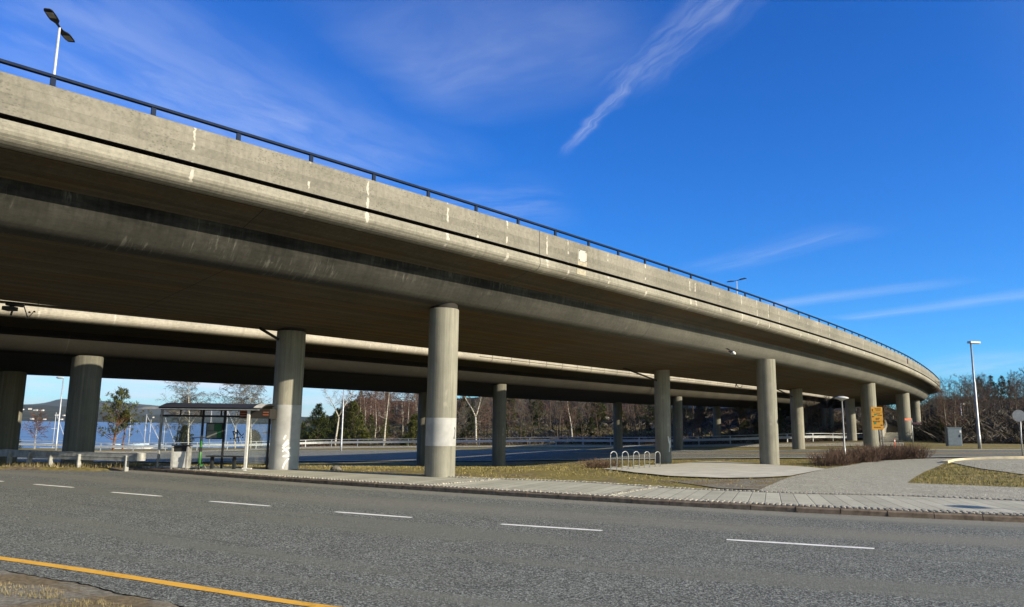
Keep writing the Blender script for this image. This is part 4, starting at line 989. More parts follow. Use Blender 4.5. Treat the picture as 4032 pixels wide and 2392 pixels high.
mb = MB(); mb.bbox((0, 0, .36), (.10, .05, .74), .01); obj('shaft', mb, M['sign_red'], mk)
mb = MB(); mb.bbox((0, -.03, .62), (.09, .012, .10), .003); obj('reflector', mb, M['sign_white'], mk)
q = ground(3757, 1757); cb = thing('utility_cabinet', 'blue grey metal utility cabinet on the grass beside the lamp post', 'cabinet', q, R_(-12))
hc = at_y(3757, 1684, q[1])[2]-q[2]; wc = 50*q[1]/F_
mb = MB(); mb.bbox((0, 0, hc/2-.03), (wc, .62, hc), .02); body = obj('body', mb, M['cabinet'], cb)
mb = MB(); mb.bbox((0, -.318, hc*.5), (wc*.94, .018, hc*.9), .006); dr = obj('door', mb, M['cabinet'], cb)
mb = MB(); mb.box((wc*.36, -.34, hc*.55), (.04, .03, .2)); obj('handle', mb, M['dark_metal'], dr)
mb = MB(); mb.bbox((0, 0, hc-.01), (wc+.08, .70, .05), .015); obj('roof', mb, M['cabinet'], cb)
mb = MB(); mb.box((wc*.42, -.332, hc*.78), (.14, .01, .2)); obj('notice', mb, M['sign_white'], dr)
q = ground(4028, 1803); rs = thing('round_sign', 'round traffic sign seen from behind at the right edge', 'road sign', q, 0)
pc = at_y(4010, 1638, q[1])-q; rr = 23*q[1]/F_
mb = MB(); mb.tube([(0, 0, -.1), (0, 0, pc[2]*.5), (pc[0]+.13, .03, pc[2]+.2)], .04, 10); obj('pole', mb, M['galv'], rs, True)
mb = MB(); mb.tube([(pc[0]-.0, -.05, pc[2]), (pc[0]+.005, -.03, pc[2])], [rr, rr], 32); obj('disc', mb, M['sign_back'], rs)
# junk hanging from the soffit edge at the left, and a cable loop further along
P0 = at_z(55, 1210, 4.95); bxx = thing('hanging_box', 'dark equipment box with pipe hung below the deck edge at far left', 'equipment box', P0, 0)
sc_ = P0[1]/F_
def lp(sx, sy, dy=0): P = at_y(sx, sy, P0[1]+dy); return tuple(P-P0)
mb = MB(); a, b = lp(20, 1208), lp(58, 1224); mb.bbox(((a[0]+b[0])/2, 0, (a[2]+b[2])/2), (b[0]-a[0], .3, a[2]-b[2]), .01); obj('case', mb, M['dark_metal'], bxx)
mb = MB(); mb.tube([lp(26, 1196), lp(92, 1204)], 8*sc_, 10); obj('pipe', mb, M['dark_metal'], bxx, True)
mb = MB(); mb.tube([lp(92, 1200), lp(98, 1218), lp(104, 1236), lp(106, 1252)], 2.2*sc_, 8); obj('bracket', mb, M['galv_dull'], bxx, True)
mb = MB(); mb.tube([lp(48, 1226), lp(42, 1243)], 4*sc_, 8); obj('bracket', mb, M['dark_metal'], bxx, True)
mb = MB(); mb.tube([lp(102, 1234), lp(110, 1250), lp(118, 1244), lp(130, 1231)], 1.6*sc_, 6); obj('cable', mb, M['dark'], bxx, True)
for x, y in ((116, 1229), (135, 1227)):
    mb = MB(); c = lp(x, y); mb.lathe((c[0], c[1], c[2]-.03), [(0, .05), (3*sc_, .045), (5*sc_, .0)], 12); obj('lamp_cap', mb, M['dark'], bxx, True)
mb = MB(); mb.tube([lp(96, 1204), lp(110, 1200), lp(150, 1204), (lp(152, 1198)[0], 0, lp(152, 1198)[2]+.12)], 1.6*sc_, 6); obj('cable', mb, M['dark'], bxx, True)
P0 = at_z(2905, 1508, 5.35); sc_ = P0[1]/F_; cl_ = thing('cable_loop', 'loose cable loop hanging under the front deck between two pillars', 'cable', P0, 0)
mb = MB(); mb.tube([lp(2900, 1500), lp(2899, 1512), lp(2903, 1521), lp(2912, 1528), lp(2921, 1524), lp(2925, 1514), lp(2926, 1502)], 1.2*sc_, 8); obj('cable', mb, M['dark'], cl_, True)
mb = MB(); mb.tube([lp(2897, 1524), lp(2899, 1504)], 1.8*sc_, 6); obj('bracket', mb, M['dark'], cl_)
mb = MB(); mb.tube([lp(2903, 1506), lp(2915, 1504), lp(2932, 1508)], 2.6*sc_, 6); obj('pipe', mb, M['dark'], cl_)
# bird in flight below the deck
bd0 = at_y(2882, 1388, 33.); k_ = 33./F_; br = thing('bird', 'black and white bird flying below the front bridge deck', 'bird', bd0, 0)
mb = MB(); mb.tube([(-11*k_, 0, 2*k_), (-6*k_, 0, 3*k_), (0, 0, 1*k_), (8*k_, 0, -2*k_), (12*k_, 0, -6*k_)], [.01, 4*k_, 5.5*k_, 4*k_, .01], 10); body = obj('body', mb, M['feather_black'], br, True)
mb = MB(); mb.tube([(1*k_, -.01, 0), (5*k_, -.02, -1.5*k_), (10*k_, -.02, -4.5*k_), (14*k_, 0, -7.5*k_)], [4.4*k_, 5.6*k_, 4.6*k_, 1.5*k_], 10); obj('belly', mb, M['feather_white'], br, True)
mb = MB(); mb.tube([(-5*k_, 0, 3*k_), (-11*k_, -.01, 4*k_), (-15*k_, -.01, 3.4*k_)], [3.5*k_, 2.8*k_, .6*k_], 8); hd = obj('head', mb, M['feather_black'], br, True)
mb = MB(); mb.tube([(-14*k_, -.01, 3.5*k_), (-20*k_, -.01, 3*k_)], [.9*k_, .2*k_], 6); obj('beak', mb, M['beak'], hd)
for s in (-1, 1):
    mb = MB(); W = [(-4, 0, 4), (-8, 6, 12), (-14, 15, 17), (-20, 22, 16), (-9, 16, 11), (2, 7, 6), (4, 0, 2)] if s < 0 else [(-3, 0, 3), (-4, 8, 0), (-9, 18, -9), (-4, 16, -10), (3, 7, -3), (5, 0, 1)]
    top_ = [(x*k_, -s*y*k_*.8, z*k_) for x, y, z in W]; i = mb.add(top_+[(x, y, z-.012) for x, y, z in top_]); n_ = len(top_)
    mb.face(range(i, i+n_)); mb.face(range(i+2*n_-1, i+n_-1, -1))
    for j in range(n_): mb.face((i+j, i+n_+j, i+n_+(j+1) % n_, i+(j+1) % n_))
    obj('wing', mb, M['feather_black'], br)
# a stone lying at the back edge of the pavement
q = ground(1324, 1853.5); mb = MB(); mb.tube([(-.22, 0, .03), (-.12, 0, .07), (.05, .02, .08), (.2, 0, .03)], [.03, .09, .10, .02], 8); stn = obj('stone', mb, M['rock'], None, True); stn.location = Vector(q); tag(stn, 'grey stone lying on the dirt behind the pavement', 'stone')

# ------------------------------------------------------------------ far shore
XS = [-400, 0, 50, 160, 225, 265, 300, 400, 510, 560, 640, 700, 900, 1060, 1200, 1500]
def tx(x): d = ray(x, 1650); return d[0]/d[1]
TX = [tx(x) for x in XS]
HN = [50, 55, 57, 56, 52, 48, 45, 40, 30, 24, 26, 28, 22, 30, 25, 20]; HF = [45, 50, 50, 56, 76, 74, 72, 68, 60, 58, 52, 58, 40, 30, 20, 15]
def far_z(t, Y):
    hn = np.interp(t, TX, HN)/F_*3500; hf = np.interp(t, TX, HF)/F_*7600
    n = fbm(t*3000, Y, .004, 1.)*.16+fbm(t*3000, Y, .019, 4.)*.07
    a = sst(2380, 3500, Y)*(1-.75*sst(3600, 4600, Y)); c = sst(4600, 7600, Y)*(1-.6*sst(7800, 9500, Y))
    return -9+sst(2350, 2420, Y)*8+hn*a*(1+n)+hf*c*(1+n*.5)
ts = np.linspace(-1.5, .2, 230); Ys2 = np.r_[np.linspace(2350, 4600, 46), np.linspace(4800, 9500, 30)]
TT, YY = np.meshgrid(ts, Ys2); ZZ = far_z(TT, YY); mb = MB(); mb.v = np.c_[(TT*YY).ravel(), YY.ravel(), ZZ.ravel()].tolist(); k = len(ts)
for j in range(len(Ys2)-1):
    for i in range(k-1): a = j*k+i; mb.face((a, a+1, a+k+1, a+k))
struct('far_hills', mb, M['hills'], True)
hid = 0
HL = ['long white house on the far hillside, upper left', 'white house block high on the far hillside', 'wide white building in the cluster on the far hillside', 'low white house at the end of the far hillside cluster', 'white house below the tree line on the far hillside', 'white house at the far waterline on the left', 'white boathouse at the far waterline in the middle',
      'small white house on the far shore behind the thin birch', 'white house on the far shore right of the tall mast', 'white house on the far slope near the lamp post', 'white cabin at the far waterline by the lamp post', 'lone white house on the far slope left of the shelter', 'white house on the far shore behind the shelter glass', 'small white cabin on the far shore right of the pine']
for (zx, zy, w_, h_), lb in zip([(195,585,26,4),(285,612,36,9),(390,604,34,7),(462,620,40,8),(545,622,36,5),(195,724,20,8),(415,736,30,8),(580,740,26,6),(738,686,30,6),(830,690,16,5),(800,742,18,5),(1435,663,14,5),(2600,700,24,6),(1990,715,12,4)], HL):
    sx, sy = zx/3.298, 1430+zy/3.298; d = ray(sx, sy); yy = np.arange(2400, 5000, 5.); zz = 1.7+d[2]/d[1]*yy; hit = np.where(far_z(np.full_like(yy, d[0]/d[1]), yy) > zz)[0]
    Y = float(yy[hit[0]]) if len(hit) else 2500.; X = d[0]/d[1]*Y; z = float(far_z(np.array([d[0]/d[1]]), np.array([Y]))[0]); s = Y/F_/3.298*1.15
    t = thing('house', lb, 'house', (X, Y, z-1), R_(rng.uniform(-25, 25)), 'houses on the far shore'); w, h, dp = w_*s, max(5.5, h_*s*1.1), 9.
    mb = MB(); mb.box((0, 0, h/2), (w, dp, h)); obj('wall', mb, M['house_white'], t)
    mb = MB(); i = mb.add([(-w/2-.4, -dp/2-.5, h-.1), (w/2+.4, -dp/2-.5, h-.1), (w/2+.4, dp/2+.5, h-.1), (-w/2-.4, dp/2+.5, h-.1), (-w/2-.4, 0, h+2.2), (w/2+.4, 0, h+2.2)])
    for f in ((0, 1, 5, 4), (2, 3, 4, 5), (1, 2, 5), (3, 0, 4), (3, 2, 1, 0)): mb.face([i+q for q in f])
    obj('roof', mb, M['roof_dark'], t)

# ------------------------------------------------------------------ sailing boats in the marina
def boat(sx, ytop, Y, label, L=8., jib=None, rz=0., proto=[None]):
    q = at_y(sx, 1700, Y); top = at_y(sx, ytop, Y)[2]+4.
    t = thing('sailing_boat', label, 'sailing boat', (q[0], Y, -4.), rz, 'sailing boats in the marina')
    mb = MB(); st = [(-.5, .95, .3, .52), (-.3, 1.2, .1, .55), (0, 1.3, .0, .58), (.25, 1.0, .1, .64), (.42, .5, .3, .7), (.5, .04, .55, .75)]
    for u, hw, zb, zt in st: mb.v += [(u*L, -hw, zt), (u*L, -hw*.55, zb-.35), (u*L, hw*.55, zb-.35), (u*L, hw, zt)]
    for k in range(len(st)-1):
        for j in range(3): mb.face((4*k+j, 4*k+j+1, 4*k+5+j, 4*k+4+j))
        mb.face((4*k+3, 4*k, 4*k+4, 4*k+7))
    mb.face((0, 1, 2, 3)); hl = obj('hull', mb, M['hull'], t)
    mb = MB(); mb.bbox((-.02*L, 0, .72), (.34*L, 1.5, .36), .1); obj('cabin', mb, M['hull'], hl)
    mb = MB(); mb.tube([(.08*L, 0, .5), (.08*L, 0, top)], [.07, .045], 8); mt = obj('mast', mb, M['mast'], t, True)
    mb = MB(); mb.tube([(.08*L, 0, 1.5), (-.38*L, 0, 1.55)], .11, 8); obj('boom', mb, M['sail_blue'], mt, True)
    mb = MB(); mb.tube([(.08*L, -.7, top*.6), (.08*L, .7, top*.6)], .03, 6); obj('spreader', mb, M['white_metal'], mt)
    mb = MB(); mb.tube([(.48*L, 0, .8), (.08*L+.02, 0, top*.97)], .014 if jib is None else jib, 6); obj('furled_jib' if jib else 'forestay', mb, M['mast'], t, True)
    return t
boat(201, 1624, 132, 'sailing boat whose tall thick mast stands left of the lamp post', 8., .05, R_(-12))
for a in [(494, 1627, 134, 'sailing boat moored behind the orange pine trunk', 8.5, None, R_(15)), (524, 1628, 137, 'sailing boat with furled jib right of the big pine', 9., .05, R_(170)), (556, 1632, 133, 'sailing boat with crossed furled jib right of the pines', 8.5, .05, R_(4)),
          (580, 1653, 140, 'short masted sailing boat in the open water gap', 7., None, R_(60)), (636, 1645, 136, 'sailing boat whose mast stands just left of the shelter', 8., .05, R_(-20)), (824, 1616, 140, 'sailing boat seen through the shelter left of the timetable', 8.5, None, R_(100)), (876, 1616, 143, 'sailing boat seen through the shelter right of the timetable', 8.5, .05, R_(30))]: boat(*a)

# ------------------------------------------------------------------ trees
def wander(p, d, L, n, wob, r, up=0., seed=None):
    P = [Vector(p)]; D = Vector(d).normalized()
    for i in range(n):
        D = (D+Vector((r.gauss(0, wob), r.gauss(0, wob), r.gauss(0, wob)+up))).normalized(); P.append(P[-1]+D*(L/n))
    return P, D
def bare_tree(h, r0, seed, spread=.32, limbs=14, twigs=7, twr=.012, droop=-.02, low=.28, fork=False, fine=3):
    r = random.Random(seed); T, C = MB(), MB()
    stems = []
    if fork:
        P, D = wander((0, 0, -.3), (.02, 0, 1), h*.48, 5, .04, r); T.tube(P, [r0*(1-.06*i) for i in range(len(P))], 7)
        for s in (-1, 1):
            Q, D2 = wander(P[-1], (s*r.uniform(.35, .6), r.uniform(-.2, .2), 1), h*r.uniform(.5, .6), 6, .09, r, .05); T.tube(Q, [r0*.62*(1-.13*i) for i in range(len(Q))], 6); stems.append((Q, r0*.6, .1))
    else:
        P, D = wander((0, 0, -.3), (r.uniform(-.05, .05), r.uniform(-.05, .05), 1), h, 9, .045, r, .03); T.tube(P, [max(.012, r0*(1-.105*i)) for i in range(len(P))], 7); stems.append((P, r0, low))
    def twig(p, d, L, rr, n):
        for _ in range(n):
            dd = (Vector(d)*.8+Vector((r.gauss(0, .6), r.gauss(0, .6), r.gauss(0, .45)))).normalized(); Q, _d = wander(p, dd, L*r.uniform(.5, 1.1), 2, .22, r, droop*4); C.tube(Q, [rr, rr*.7, rr*.3], 3, 0, False)
    for P, rr, lo in stems:
        m = limbs if len(stems) == 1 else limbs*2//3
        for i in range(m):
            f = lo+(1-lo)*((i+r.random())/m)**.85; x = f*(len(P)-1); k = min(int(x), len(P)-2); p = P[k].lerp(P[k+1], x-k); a = r.uniform(0, 6.283)
            L = h*spread*(1.08-f*.75)*r.uniform(.7, 1.25); el = r.uniform(.5, 1.1); d = Vector((math.cos(a), math.sin(a), el))
            Q, d2 = wander(p, d, L, 4, .15, r, .02+droop); lr = max(.011, rr*.34*(1.1-f)); tgt = T if lr > .035 else C
            tgt.tube(Q, [lr, lr*.8, lr*.6, lr*.42, lr*.25], 4, 0, False)
            for j in range(1, 5):
                for s in range(2):
                    dd = (Q[j]-Q[j-1]).normalized()+Vector((r.gauss(0, .55), r.gauss(0, .55), r.gauss(0, .3)))
                    q2, d3 = wander(Q[j], dd, L*r.uniform(.3, .55), 3, .2, r, droop*2); C.tube(q2, [lr*.35+.004, lr*.28+.004, lr*.2+.003, .004], 3, 0, False)
                    for z in range(1, 4): twig(q2[z], d3, L*.22, twr, max(1, twigs//fine))
    return T, C
def tree(name, label, loc, meshes, group=None, rz=0., sc=1., cat='tree'):
    t = thing(name, label, cat, loc, rz, group); t.scale = (sc,)*3
    for nm, me in meshes:
        o = bpy.data.objects.new(nm, me); COL.objects.link(o); o.parent = t
    return t
def tm(tr, bark, twig):
    return [('trunk', mesh('trunk', tr[0], M[bark], True)), ('crown', mesh('crown', tr[1], M[twig]))]
def clump(C, p, r, n, L, w, up=.25):
    p = np.array(p)
    for _ in range(n):
        d = np.array([r.gauss(0, 1), r.gauss(0, 1), r.gauss(0, .8)+up]); d /= np.linalg.norm(d); s = np.array([-d[1], d[0], r.uniform(-.4, .4)]); s /= np.linalg.norm(s)+1e-6
        b = p+d*L*r.uniform(0, .25); i = C.add([b-s*w*.3, b+s*w*.3, b+d*L*r.uniform(.6, 1.1)+s*w*.22, b+d*L*r.uniform(.5, 1.)-s*w*.25]); C.face((i, i+1, i+2, i+3))
def pine(h, r0, seed, lo=.12, wid=.32, whorl=15, cl=.32, n=9, open_=0., shape=.8):
    r = random.Random(seed); T, C = MB(), MB(); P, D = wander((0, 0, -.3), (0, 0, 1), h*.97, 9, .025, r, .05); T.tube(P, [max(.02, r0*(1-.1*i)) for i in range(len(P))], 7)
    for i in range(whorl):
        f = lo+(1-lo)*(i+.4*r.random())/whorl; x = f*(len(P)-1); k = min(int(x), len(P)-2); p = P[k].lerp(P[k+1], x-k); m = r.choice((4, 5, 6)); a0 = r.uniform(0, 6.28)
        for j in range(m):
            if r.random() < open_: continue
            a = a0+6.283*j/m+r.uniform(-.3, .3); L = h*wid*(max(.06, 1-f)**shape)*r.uniform(.65, 1.2)*(1.15 if f > lo+.1 else .8)+.12; d = Vector((math.cos(a), math.sin(a), r.uniform(.05, .5)+.5*f))
            Q, _ = wander(p, d, L, 4, .12, r, .06); T.tube(Q, [r0*.22*(1.1-f)+.008]*2+[.012, .01, .006], 4, 0, False)
            for z in (2, 3, 4):
                for _ in range(2 if L > .8 else 1):
                    o = Vector((r.gauss(0, .1*L), r.gauss(0, .1*L), r.gauss(0, .06*L)+.05)); clump(C, Q[z]+o, r, n, cl*r.uniform(.7, 1.2), cl*.34)
    clump(C, P[-1], r, n*2, cl, cl*.3, .8)
    return T, C
def gy(sx, sy, Y):
    q = at_y(sx, sy, Y); return (q[0], Y, H(q[0], q[1]))
def hgt(sx, sytop, Y, z): return at_y(sx, sytop, Y)[2]-z
# the pines and birches one can tell apart
q = gy(446, 1765, 108); tree('pine_tree', 'tall open crowned pine standing alone by the water', q, tm(pine(hgt(462, 1517, 108, q[2]), 'x' and .17, 3, .17, .60, 17, .40, 13, .24, .95), 'bark_red', 'needle_y'))
q = gy(483, 1768, 110); tree('pine_tree', 'leaning orange barked pine right of the tall open pine', q, tm(pine(hgt(490, 1610, 110, q[2]), .14, 9, .55, .34, 10, .40, 10, .35, .7), 'bark_red', 'needle'))
q = gy(137, 1766, 106); tree('birch_tree', 'slim birch with hazy purple twigs left of the tall mast', q, tm(bare_tree(hgt(140, 1622, 106, q[2]), .09, 21, .42, 20, 14, .017), 'birch', 'twig_red'))
q = gy(65, 1766, 104); tree('pine_sapling', 'low dark conifer bush beside the dark left pillar', q, tm(pine(1.6, .05, 5, .05, .5, 7, .25, 9), 'bark', 'needle'))
for sx, top, Y, sd, lb in [(742, 1462, 112, 31, 'bare birch behind the left pane of the shelter'), (925, 1460, 115, 32, 'bare birch behind the right pane of the shelter'), (985, 1475, 113, 33, 'bare birch rising over the right end of the shelter roof'), (690, 1560, 114, 36, 'small bare birch at the left end of the shelter')]:
    q = gy(sx, 1768, Y); tree('birch_tree', lb, q, tm(bare_tree(hgt(sx, top, Y, q[2]), .15, sd, .40, 36, 17, .016, -.05, .3), 'birch', 'twig_grey'))
q = gy(722, 1766, 113); tree('pine_tree', 'small dark pine seen through the left shelter pane', q, tm(pine(hgt(722, 1672, 113, q[2]), .10, 12, .1, .42, 12, .38, 11), 'bark', 'needle'))
q = gy(1000, 1766, 116); tree('pine_tree', 'low pine seen through the right shelter pane', q, tm(pine(hgt(945, 1690, 116, q[2]), .10, 15, .08, .5, 10, .38, 11), 'bark', 'needle'))
for sx, top, Y, sd, m, lb in [(1248, 1588, 124, 41, 'needle_y', 'bushy sunlit pine left of the forked birch'), (1384, 1572, 125, 42, 'needle_y', 'tall bushy pine right of the white lamp post'), (1432, 1690, 124, 43, 'needle_y', 'short pine leaning at the foot of the taller one'), (1634, 1625, 122, 44, 'needle_y', 'narrow pine half hidden behind the foremost pillar'), (1600, 1712, 121, 45, 'needle_y', 'low spreading pine bush left of the foremost pillar')]:
    q = gy(sx, 1752, Y); h = hgt(sx, top, Y, q[2]); tree('pine_tree', lb, q, tm(pine(h, .11, sd, .05, .36 if h > 3 else .5, 16 if h > 3 else 9, .40, 12, .05, .75), 'bark', m))
q = gy(1319, 1757, 121); tree('birch_tree', 'white birch with a wide fork between the two green pines', q, tm(bare_tree(hgt(1340, 1505, 121, q[2]), .17, 51, .26, 15, 6, .010, .0, .3, True), 'birch', 'twig_grey'))
q = gy(1512, 1757, 121); tree('birch_tree', 'white trunked birch in front of the reddish hillside', q, tm(bare_tree(hgt(1530, 1500, 121, q[2]), .17, 52, .30, 17, 7, .010, .0, .42), 'birch', 'twig_red'))
q = gy(1875, 1753, 118); tree('birch_tree', 'crooked white birch right of the foremost pillar', q, tm(bare_tree(hgt(1885, 1510, 118, q[2]), .17, 53, .30, 14, 6, .010, .0, .3, True), 'birch', 'twig_grey'))
q = gy(2252, 1752, 113); tree('birch_tree', 'slender birch with a reddish twig haze left of the middle rear pillar', q, tm(bare_tree(hgt(2252, 1530, 113, q[2]), .13, 54, .26, 26, 11, .013, .03, .3), 'birch', 'twig_red'))
q = gy(2196, 1752, 114); tree('bare_tree', 'dark trunked bare tree left of the slender reddish birch', q, tm(bare_tree(hgt(2196, 1560, 114, q[2]), .13, 55, .36, 16, 7, .011, .0, .4), 'bark', 'twig'))
# the wood on the slopes
BV = [tm(bare_tree(7.5, .11, 60+i, .30, 15, 7, .013, .01), 'bark', ('twig', 'twig_grey', 'twig_red', 'twig', 'twig_dark')[i]) for i in range(5)]
RV = tm(bare_tree(8.5, .12, 70, .34, 18, 12, .016, -.02, .2), 'birch', 'twig_red')
PV = [tm(pine(6.5, .11, 80+i, (.25, .1, .35)[i], .28, 12, .36, 11, .25), 'bark', ('needle', 'needle_y', 'needle')[i]) for i in range(3)]
def hill_spot(t, dd):
    rd = float(np.interp(t, _gr[:, 0], _gr[:, 1]))
    if t > .49: rd = float(np.interp(t, [.49, .53, .58, .7, 1.2], [114, 100, 76, 72, 70]))
    Y = rd+dd; return (t*Y, Y, H(t*Y, Y)-.1)
r5 = random.Random(99)
for i in range(36):     # purple birches of the slope left of the foremost pillar
    t = r5.uniform(-.215, -.095); dd = r5.uniform(14, 60); tree('birch_tree', 'bare birch with purple brown twig haze on the slope left of the foremost pillar', hill_spot(t, dd), RV, 'purple birches on the slope', r5.uniform(0, 6.28), r5.uniform(.7, 1.05))
for i in range(150):
    t = r5.uniform(-.10, .42); dd = 7+63*r5.random()**1.2; v = r5.randrange(5); tree('bare_tree', 'bare deciduous tree on the wooded slope behind the far crash barrier', hill_spot(t, dd), BV[v], 'bare trees on the slope', r5.uniform(0, 6.28), r5.uniform(.6, 1.1))
for i in range(95):
    t = r5.uniform(-.27, .40); dd = 8+50*r5.random(); v = r5.randrange(3); tree('pine_tree', 'green pine among the bare trees of the wooded slope', hill_spot(t, dd), PV[v], 'pines on the slope', r5.uniform(0, 6.28), r5.uniform(.45, 1.05))
for i in range(30):
    t = r5.uniform(-.29, -.19); dd = r5.uniform(15, 90); tree('pine_tree', 'dark pine on the skyline at the left end of the wooded slope', hill_spot(t, dd), PV[i % 3], 'skyline pines', r5.uniform(0, 6.28), r5.uniform(.7, 1.0))
for i in range(150):
    t = r5.uniform(.46, .76); dd = 14+80*r5.random(); v = r5.randrange(5); tree('bare_tree', 'bare grey brown tree on the hill at the right behind the cabinet', hill_spot(t, dd), BV[v], 'bare trees on the right hill', r5.uniform(0, 6.28), r5.uniform(.58, .92))
for i, (sx, dd, s) in enumerate([(3880, 70, .95), (3915, 75, 1.), (3945, 72, .95), (3990, 68, .8)]):
    tree('pine_tree', 'dark pine on the skyline of the right hill', hill_spot(tx(sx), dd), PV[0], 'dark pines on the right skyline', i*1.7, s)
q = hill_spot(tx(3706), 3.5); tree('pine_tree', 'small yellow green pine left of the cabinet', q, PV[1], None, .4, .42)
for sx in (3720, 3762): q = hill_spot(tx(sx), 6.); tree('birch_tree', 'bare pale stemmed birch sapling %s the cabinet' % ('behind and left of' if sx < 3740 else 'right behind'), q, RV, None, sx, .5)
# undergrowth and leaf litter
def brush(name, spots, n, hmin, hmax, mats, w=.05, lean=.5):
    mb = MB()
    for (x, y, z), mi in spots:
        for _ in range(n):
            h = r5.uniform(hmin, hmax); a = r5.uniform(0, 6.28); L = r5.uniform(.1, lean)*h; b = (x+r5.gauss(0, .35), y+r5.gauss(0, .35), z-.1); dx, dy = math.cos(a)*L, math.sin(a)*L; px_, py_ = -math.sin(a)*w, math.cos(a)*w
            i = mb.add([(b[0]-px_, b[1]-py_, b[2]), (b[0]+px_, b[1]+py_, b[2]), (b[0]+dx*.5+px_*.8, b[1]+dy*.5+py_*.8, b[2]+h*.6), (b[0]+dx, b[1]+dy, b[2]+h)]); mb.face((i, i+1, i+2, i+3), None, mi)
    o = obj(name, mb, [M[m] for m in mats]); o['kind'] = 'stuff'; return o
def spots_hill(N, t0, t1, d0, d1, k):
    tt = nr.uniform(t0, t1, N); dd = d0+(d1-d0)*nr.uniform(0, 1, N)**1.3; rd = np.interp(tt, _gr[:, 0], _gr[:, 1]); rd = np.where(tt > .49, np.interp(tt, [.49, .53, .58, .7, 1.2], [114, 100, 76, 72, 70]), rd)
    Y = rd+dd; X = tt*Y; z = terr(np.c_[X, Y]); return [((a, b_, c), r5.randrange(k)) for a, b_, c in zip(X, Y, z)]
brush('undergrowth', spots_hill(5200, -.28, .46, 2.5, 75, 5), 6, .2, 1.1, ['twig', 'leaf', 'twig_grey', 'leaf', 'twig_dark'], .035, 2.4)
brush('undergrowth', spots_hill(5200, .44, .78, 1., 110, 4), 7, .3, 1.2, ['twig', 'twig_grey', 'leaf', 'leaf'], .03, 2.4)
mb = MB()
for (x, y, z), _ in spots_hill(240, -.2, .42, 3, 40, 1):
    s = r5.uniform(.2, .8); mb.tube([(x-s, y, z), (x-.3*s, y+.1, z+.35*s), (x+.4*s, y, z+.3*s), (x+s, y+.1, z)], [.1*s, .55*s, .5*s, .08*s], 6)
o = obj('boulders', mb, M['rock']); o['kind'] = 'stuff'
# rock outcrop behind the barrier, between the far pillars
q = at_y(3322, 1690, 138); mb = MB()
for i in range(7):
    x, z = r5.uniform(-2.2, 2.2), r5.uniform(-1.5, 1.6); mb.tube([(x-1.6, 0, z-.2), (x-.6, -.4, z), (x+.5, -.3, z+.2), (x+1.7, .2, z+.1)], [.2, .8, .75, .15], 7)
ro = obj('rock_outcrop', mb, M['rock']); ro.location = Vector((q[0], q[1], q[2]+.4)); tag(ro, 'sunlit rock outcrop between the far pillars under the bridges', 'rock')
# ramp road climbing away at the right, with its parapet walls
rp = [(3512, 1738, 88, 90), (3508, 1723, 96, 70), (3513, 1704, 106, 56), (3516, 1688, 117, 52), (3506, 1675, 130, 40), (3470, 1668, 142, 36)]; Lf, Rt = [], []
for sx, sy, Y, w in rp: Lf.append(at_y(sx-w/2, sy, Y)); Rt.append(at_y(sx+w/2, sy, Y))
mb = MB()
for a, b_ in zip(Lf, Rt): mb.v += [tuple(a), tuple(b_), (b_[0], b_[1], b_[2]-3), (a[0], a[1], a[2]-3)]
for i in range(len(rp)-1):
    for j in range(4): mb.face((4*i+j, 4*i+(j+1) % 4, 4*i+4+(j+1) % 4, 4*i+4+j))
struct('ramp', mb, M['asphalt_pale'])
for E_, lb, m in ((Lf[1:], 'curved pale parapet wall on the left of the climbing ramp', 'lipB2'), (Rt[2:], 'dark low wall on the right of the climbing ramp', 'cantB')):
    Q3 = np.array(E_); mb = MB(); N3 = np.array([(1., 0)]*len(Q3)); S3 = np.arange(len(Q3))*10.; mb.sweep(Q3+[0, 0, .9], N3, S3, [(-.15, 3.5), (-.15, 0), (.15, 0), (.15, 3.5)], None, True); tag(obj('ramp_wall', mb, M[m]), lb, 'wall', 'walls of the ramp')
# brown shrubs by the park lamp
BU = []
for i in range(4):
    r = random.Random(200+i); mb = MB()
    for _ in range(230):
        a, rr = r.uniform(0, 6.28), r.random()**.5; b = Vector((rr*.8*math.cos(a), rr*.5*math.sin(a), -.05)); d = Vector((b.x*.7+r.gauss(0, .25), b.y*.7+r.gauss(0, .25), 1.)); Q, d2 = wander(b, d, r.uniform(.5, .95), 3, .16, r); mb.tube(Q, [.010, .008, .006, .003], 3, 0, False)
        for z in (1, 2):
            q2, _ = wander(Q[z], d2+Vector((r.gauss(0, .7), r.gauss(0, .7), .1)), r.uniform(.2, .4), 2, .2, r); mb.tube(q2, [.006, .005, .002], 3, 0, False)
    BU.append(mesh('shrub', mb, M['twig_dark']))
SB = [(3272, 1836, 1.15, 'brown leafless shrub at the left end of the clipped row'), (3318, 1829, 1.25, 'brown leafless shrub behind the foot of the park lamp'), (3370, 1824, 1.35, 'brown leafless shrub just right of the park lamp'), (3428, 1819, 1.35, 'brown leafless shrub in the middle of the row under the yellow sign'), (3490, 1814, 1.25, 'brown leafless shrub right of the yellow sign'), (3545, 1811, 1.25, 'brown leafless shrub next to the right end of the row'), (3592, 1809, 1.3, 'round brown shrub at the right end of the row')]
for i, (sx, sy, s, lb) in enumerate(SB):
    q = ground(sx, sy); q[2] += .0; o = bpy.data.objects.new('shrub', BU[i % 4]); COL.objects.link(o); o.location = Vector(q); o.rotation_euler = (0, 0, i*1.3); o.scale = (s, s, s*.95); tag(o, lb, 'shrub', 'brown shrubs along the path')
q = ground(2365, 1845); o = bpy.data.objects.new('shrub', BU[0]); COL.objects.link(o); o.location = Vector(q); o.scale = (.9, .9, .6); tag(o, 'scrawny low shrub in the grass left of the bicycle hoops', 'shrub')

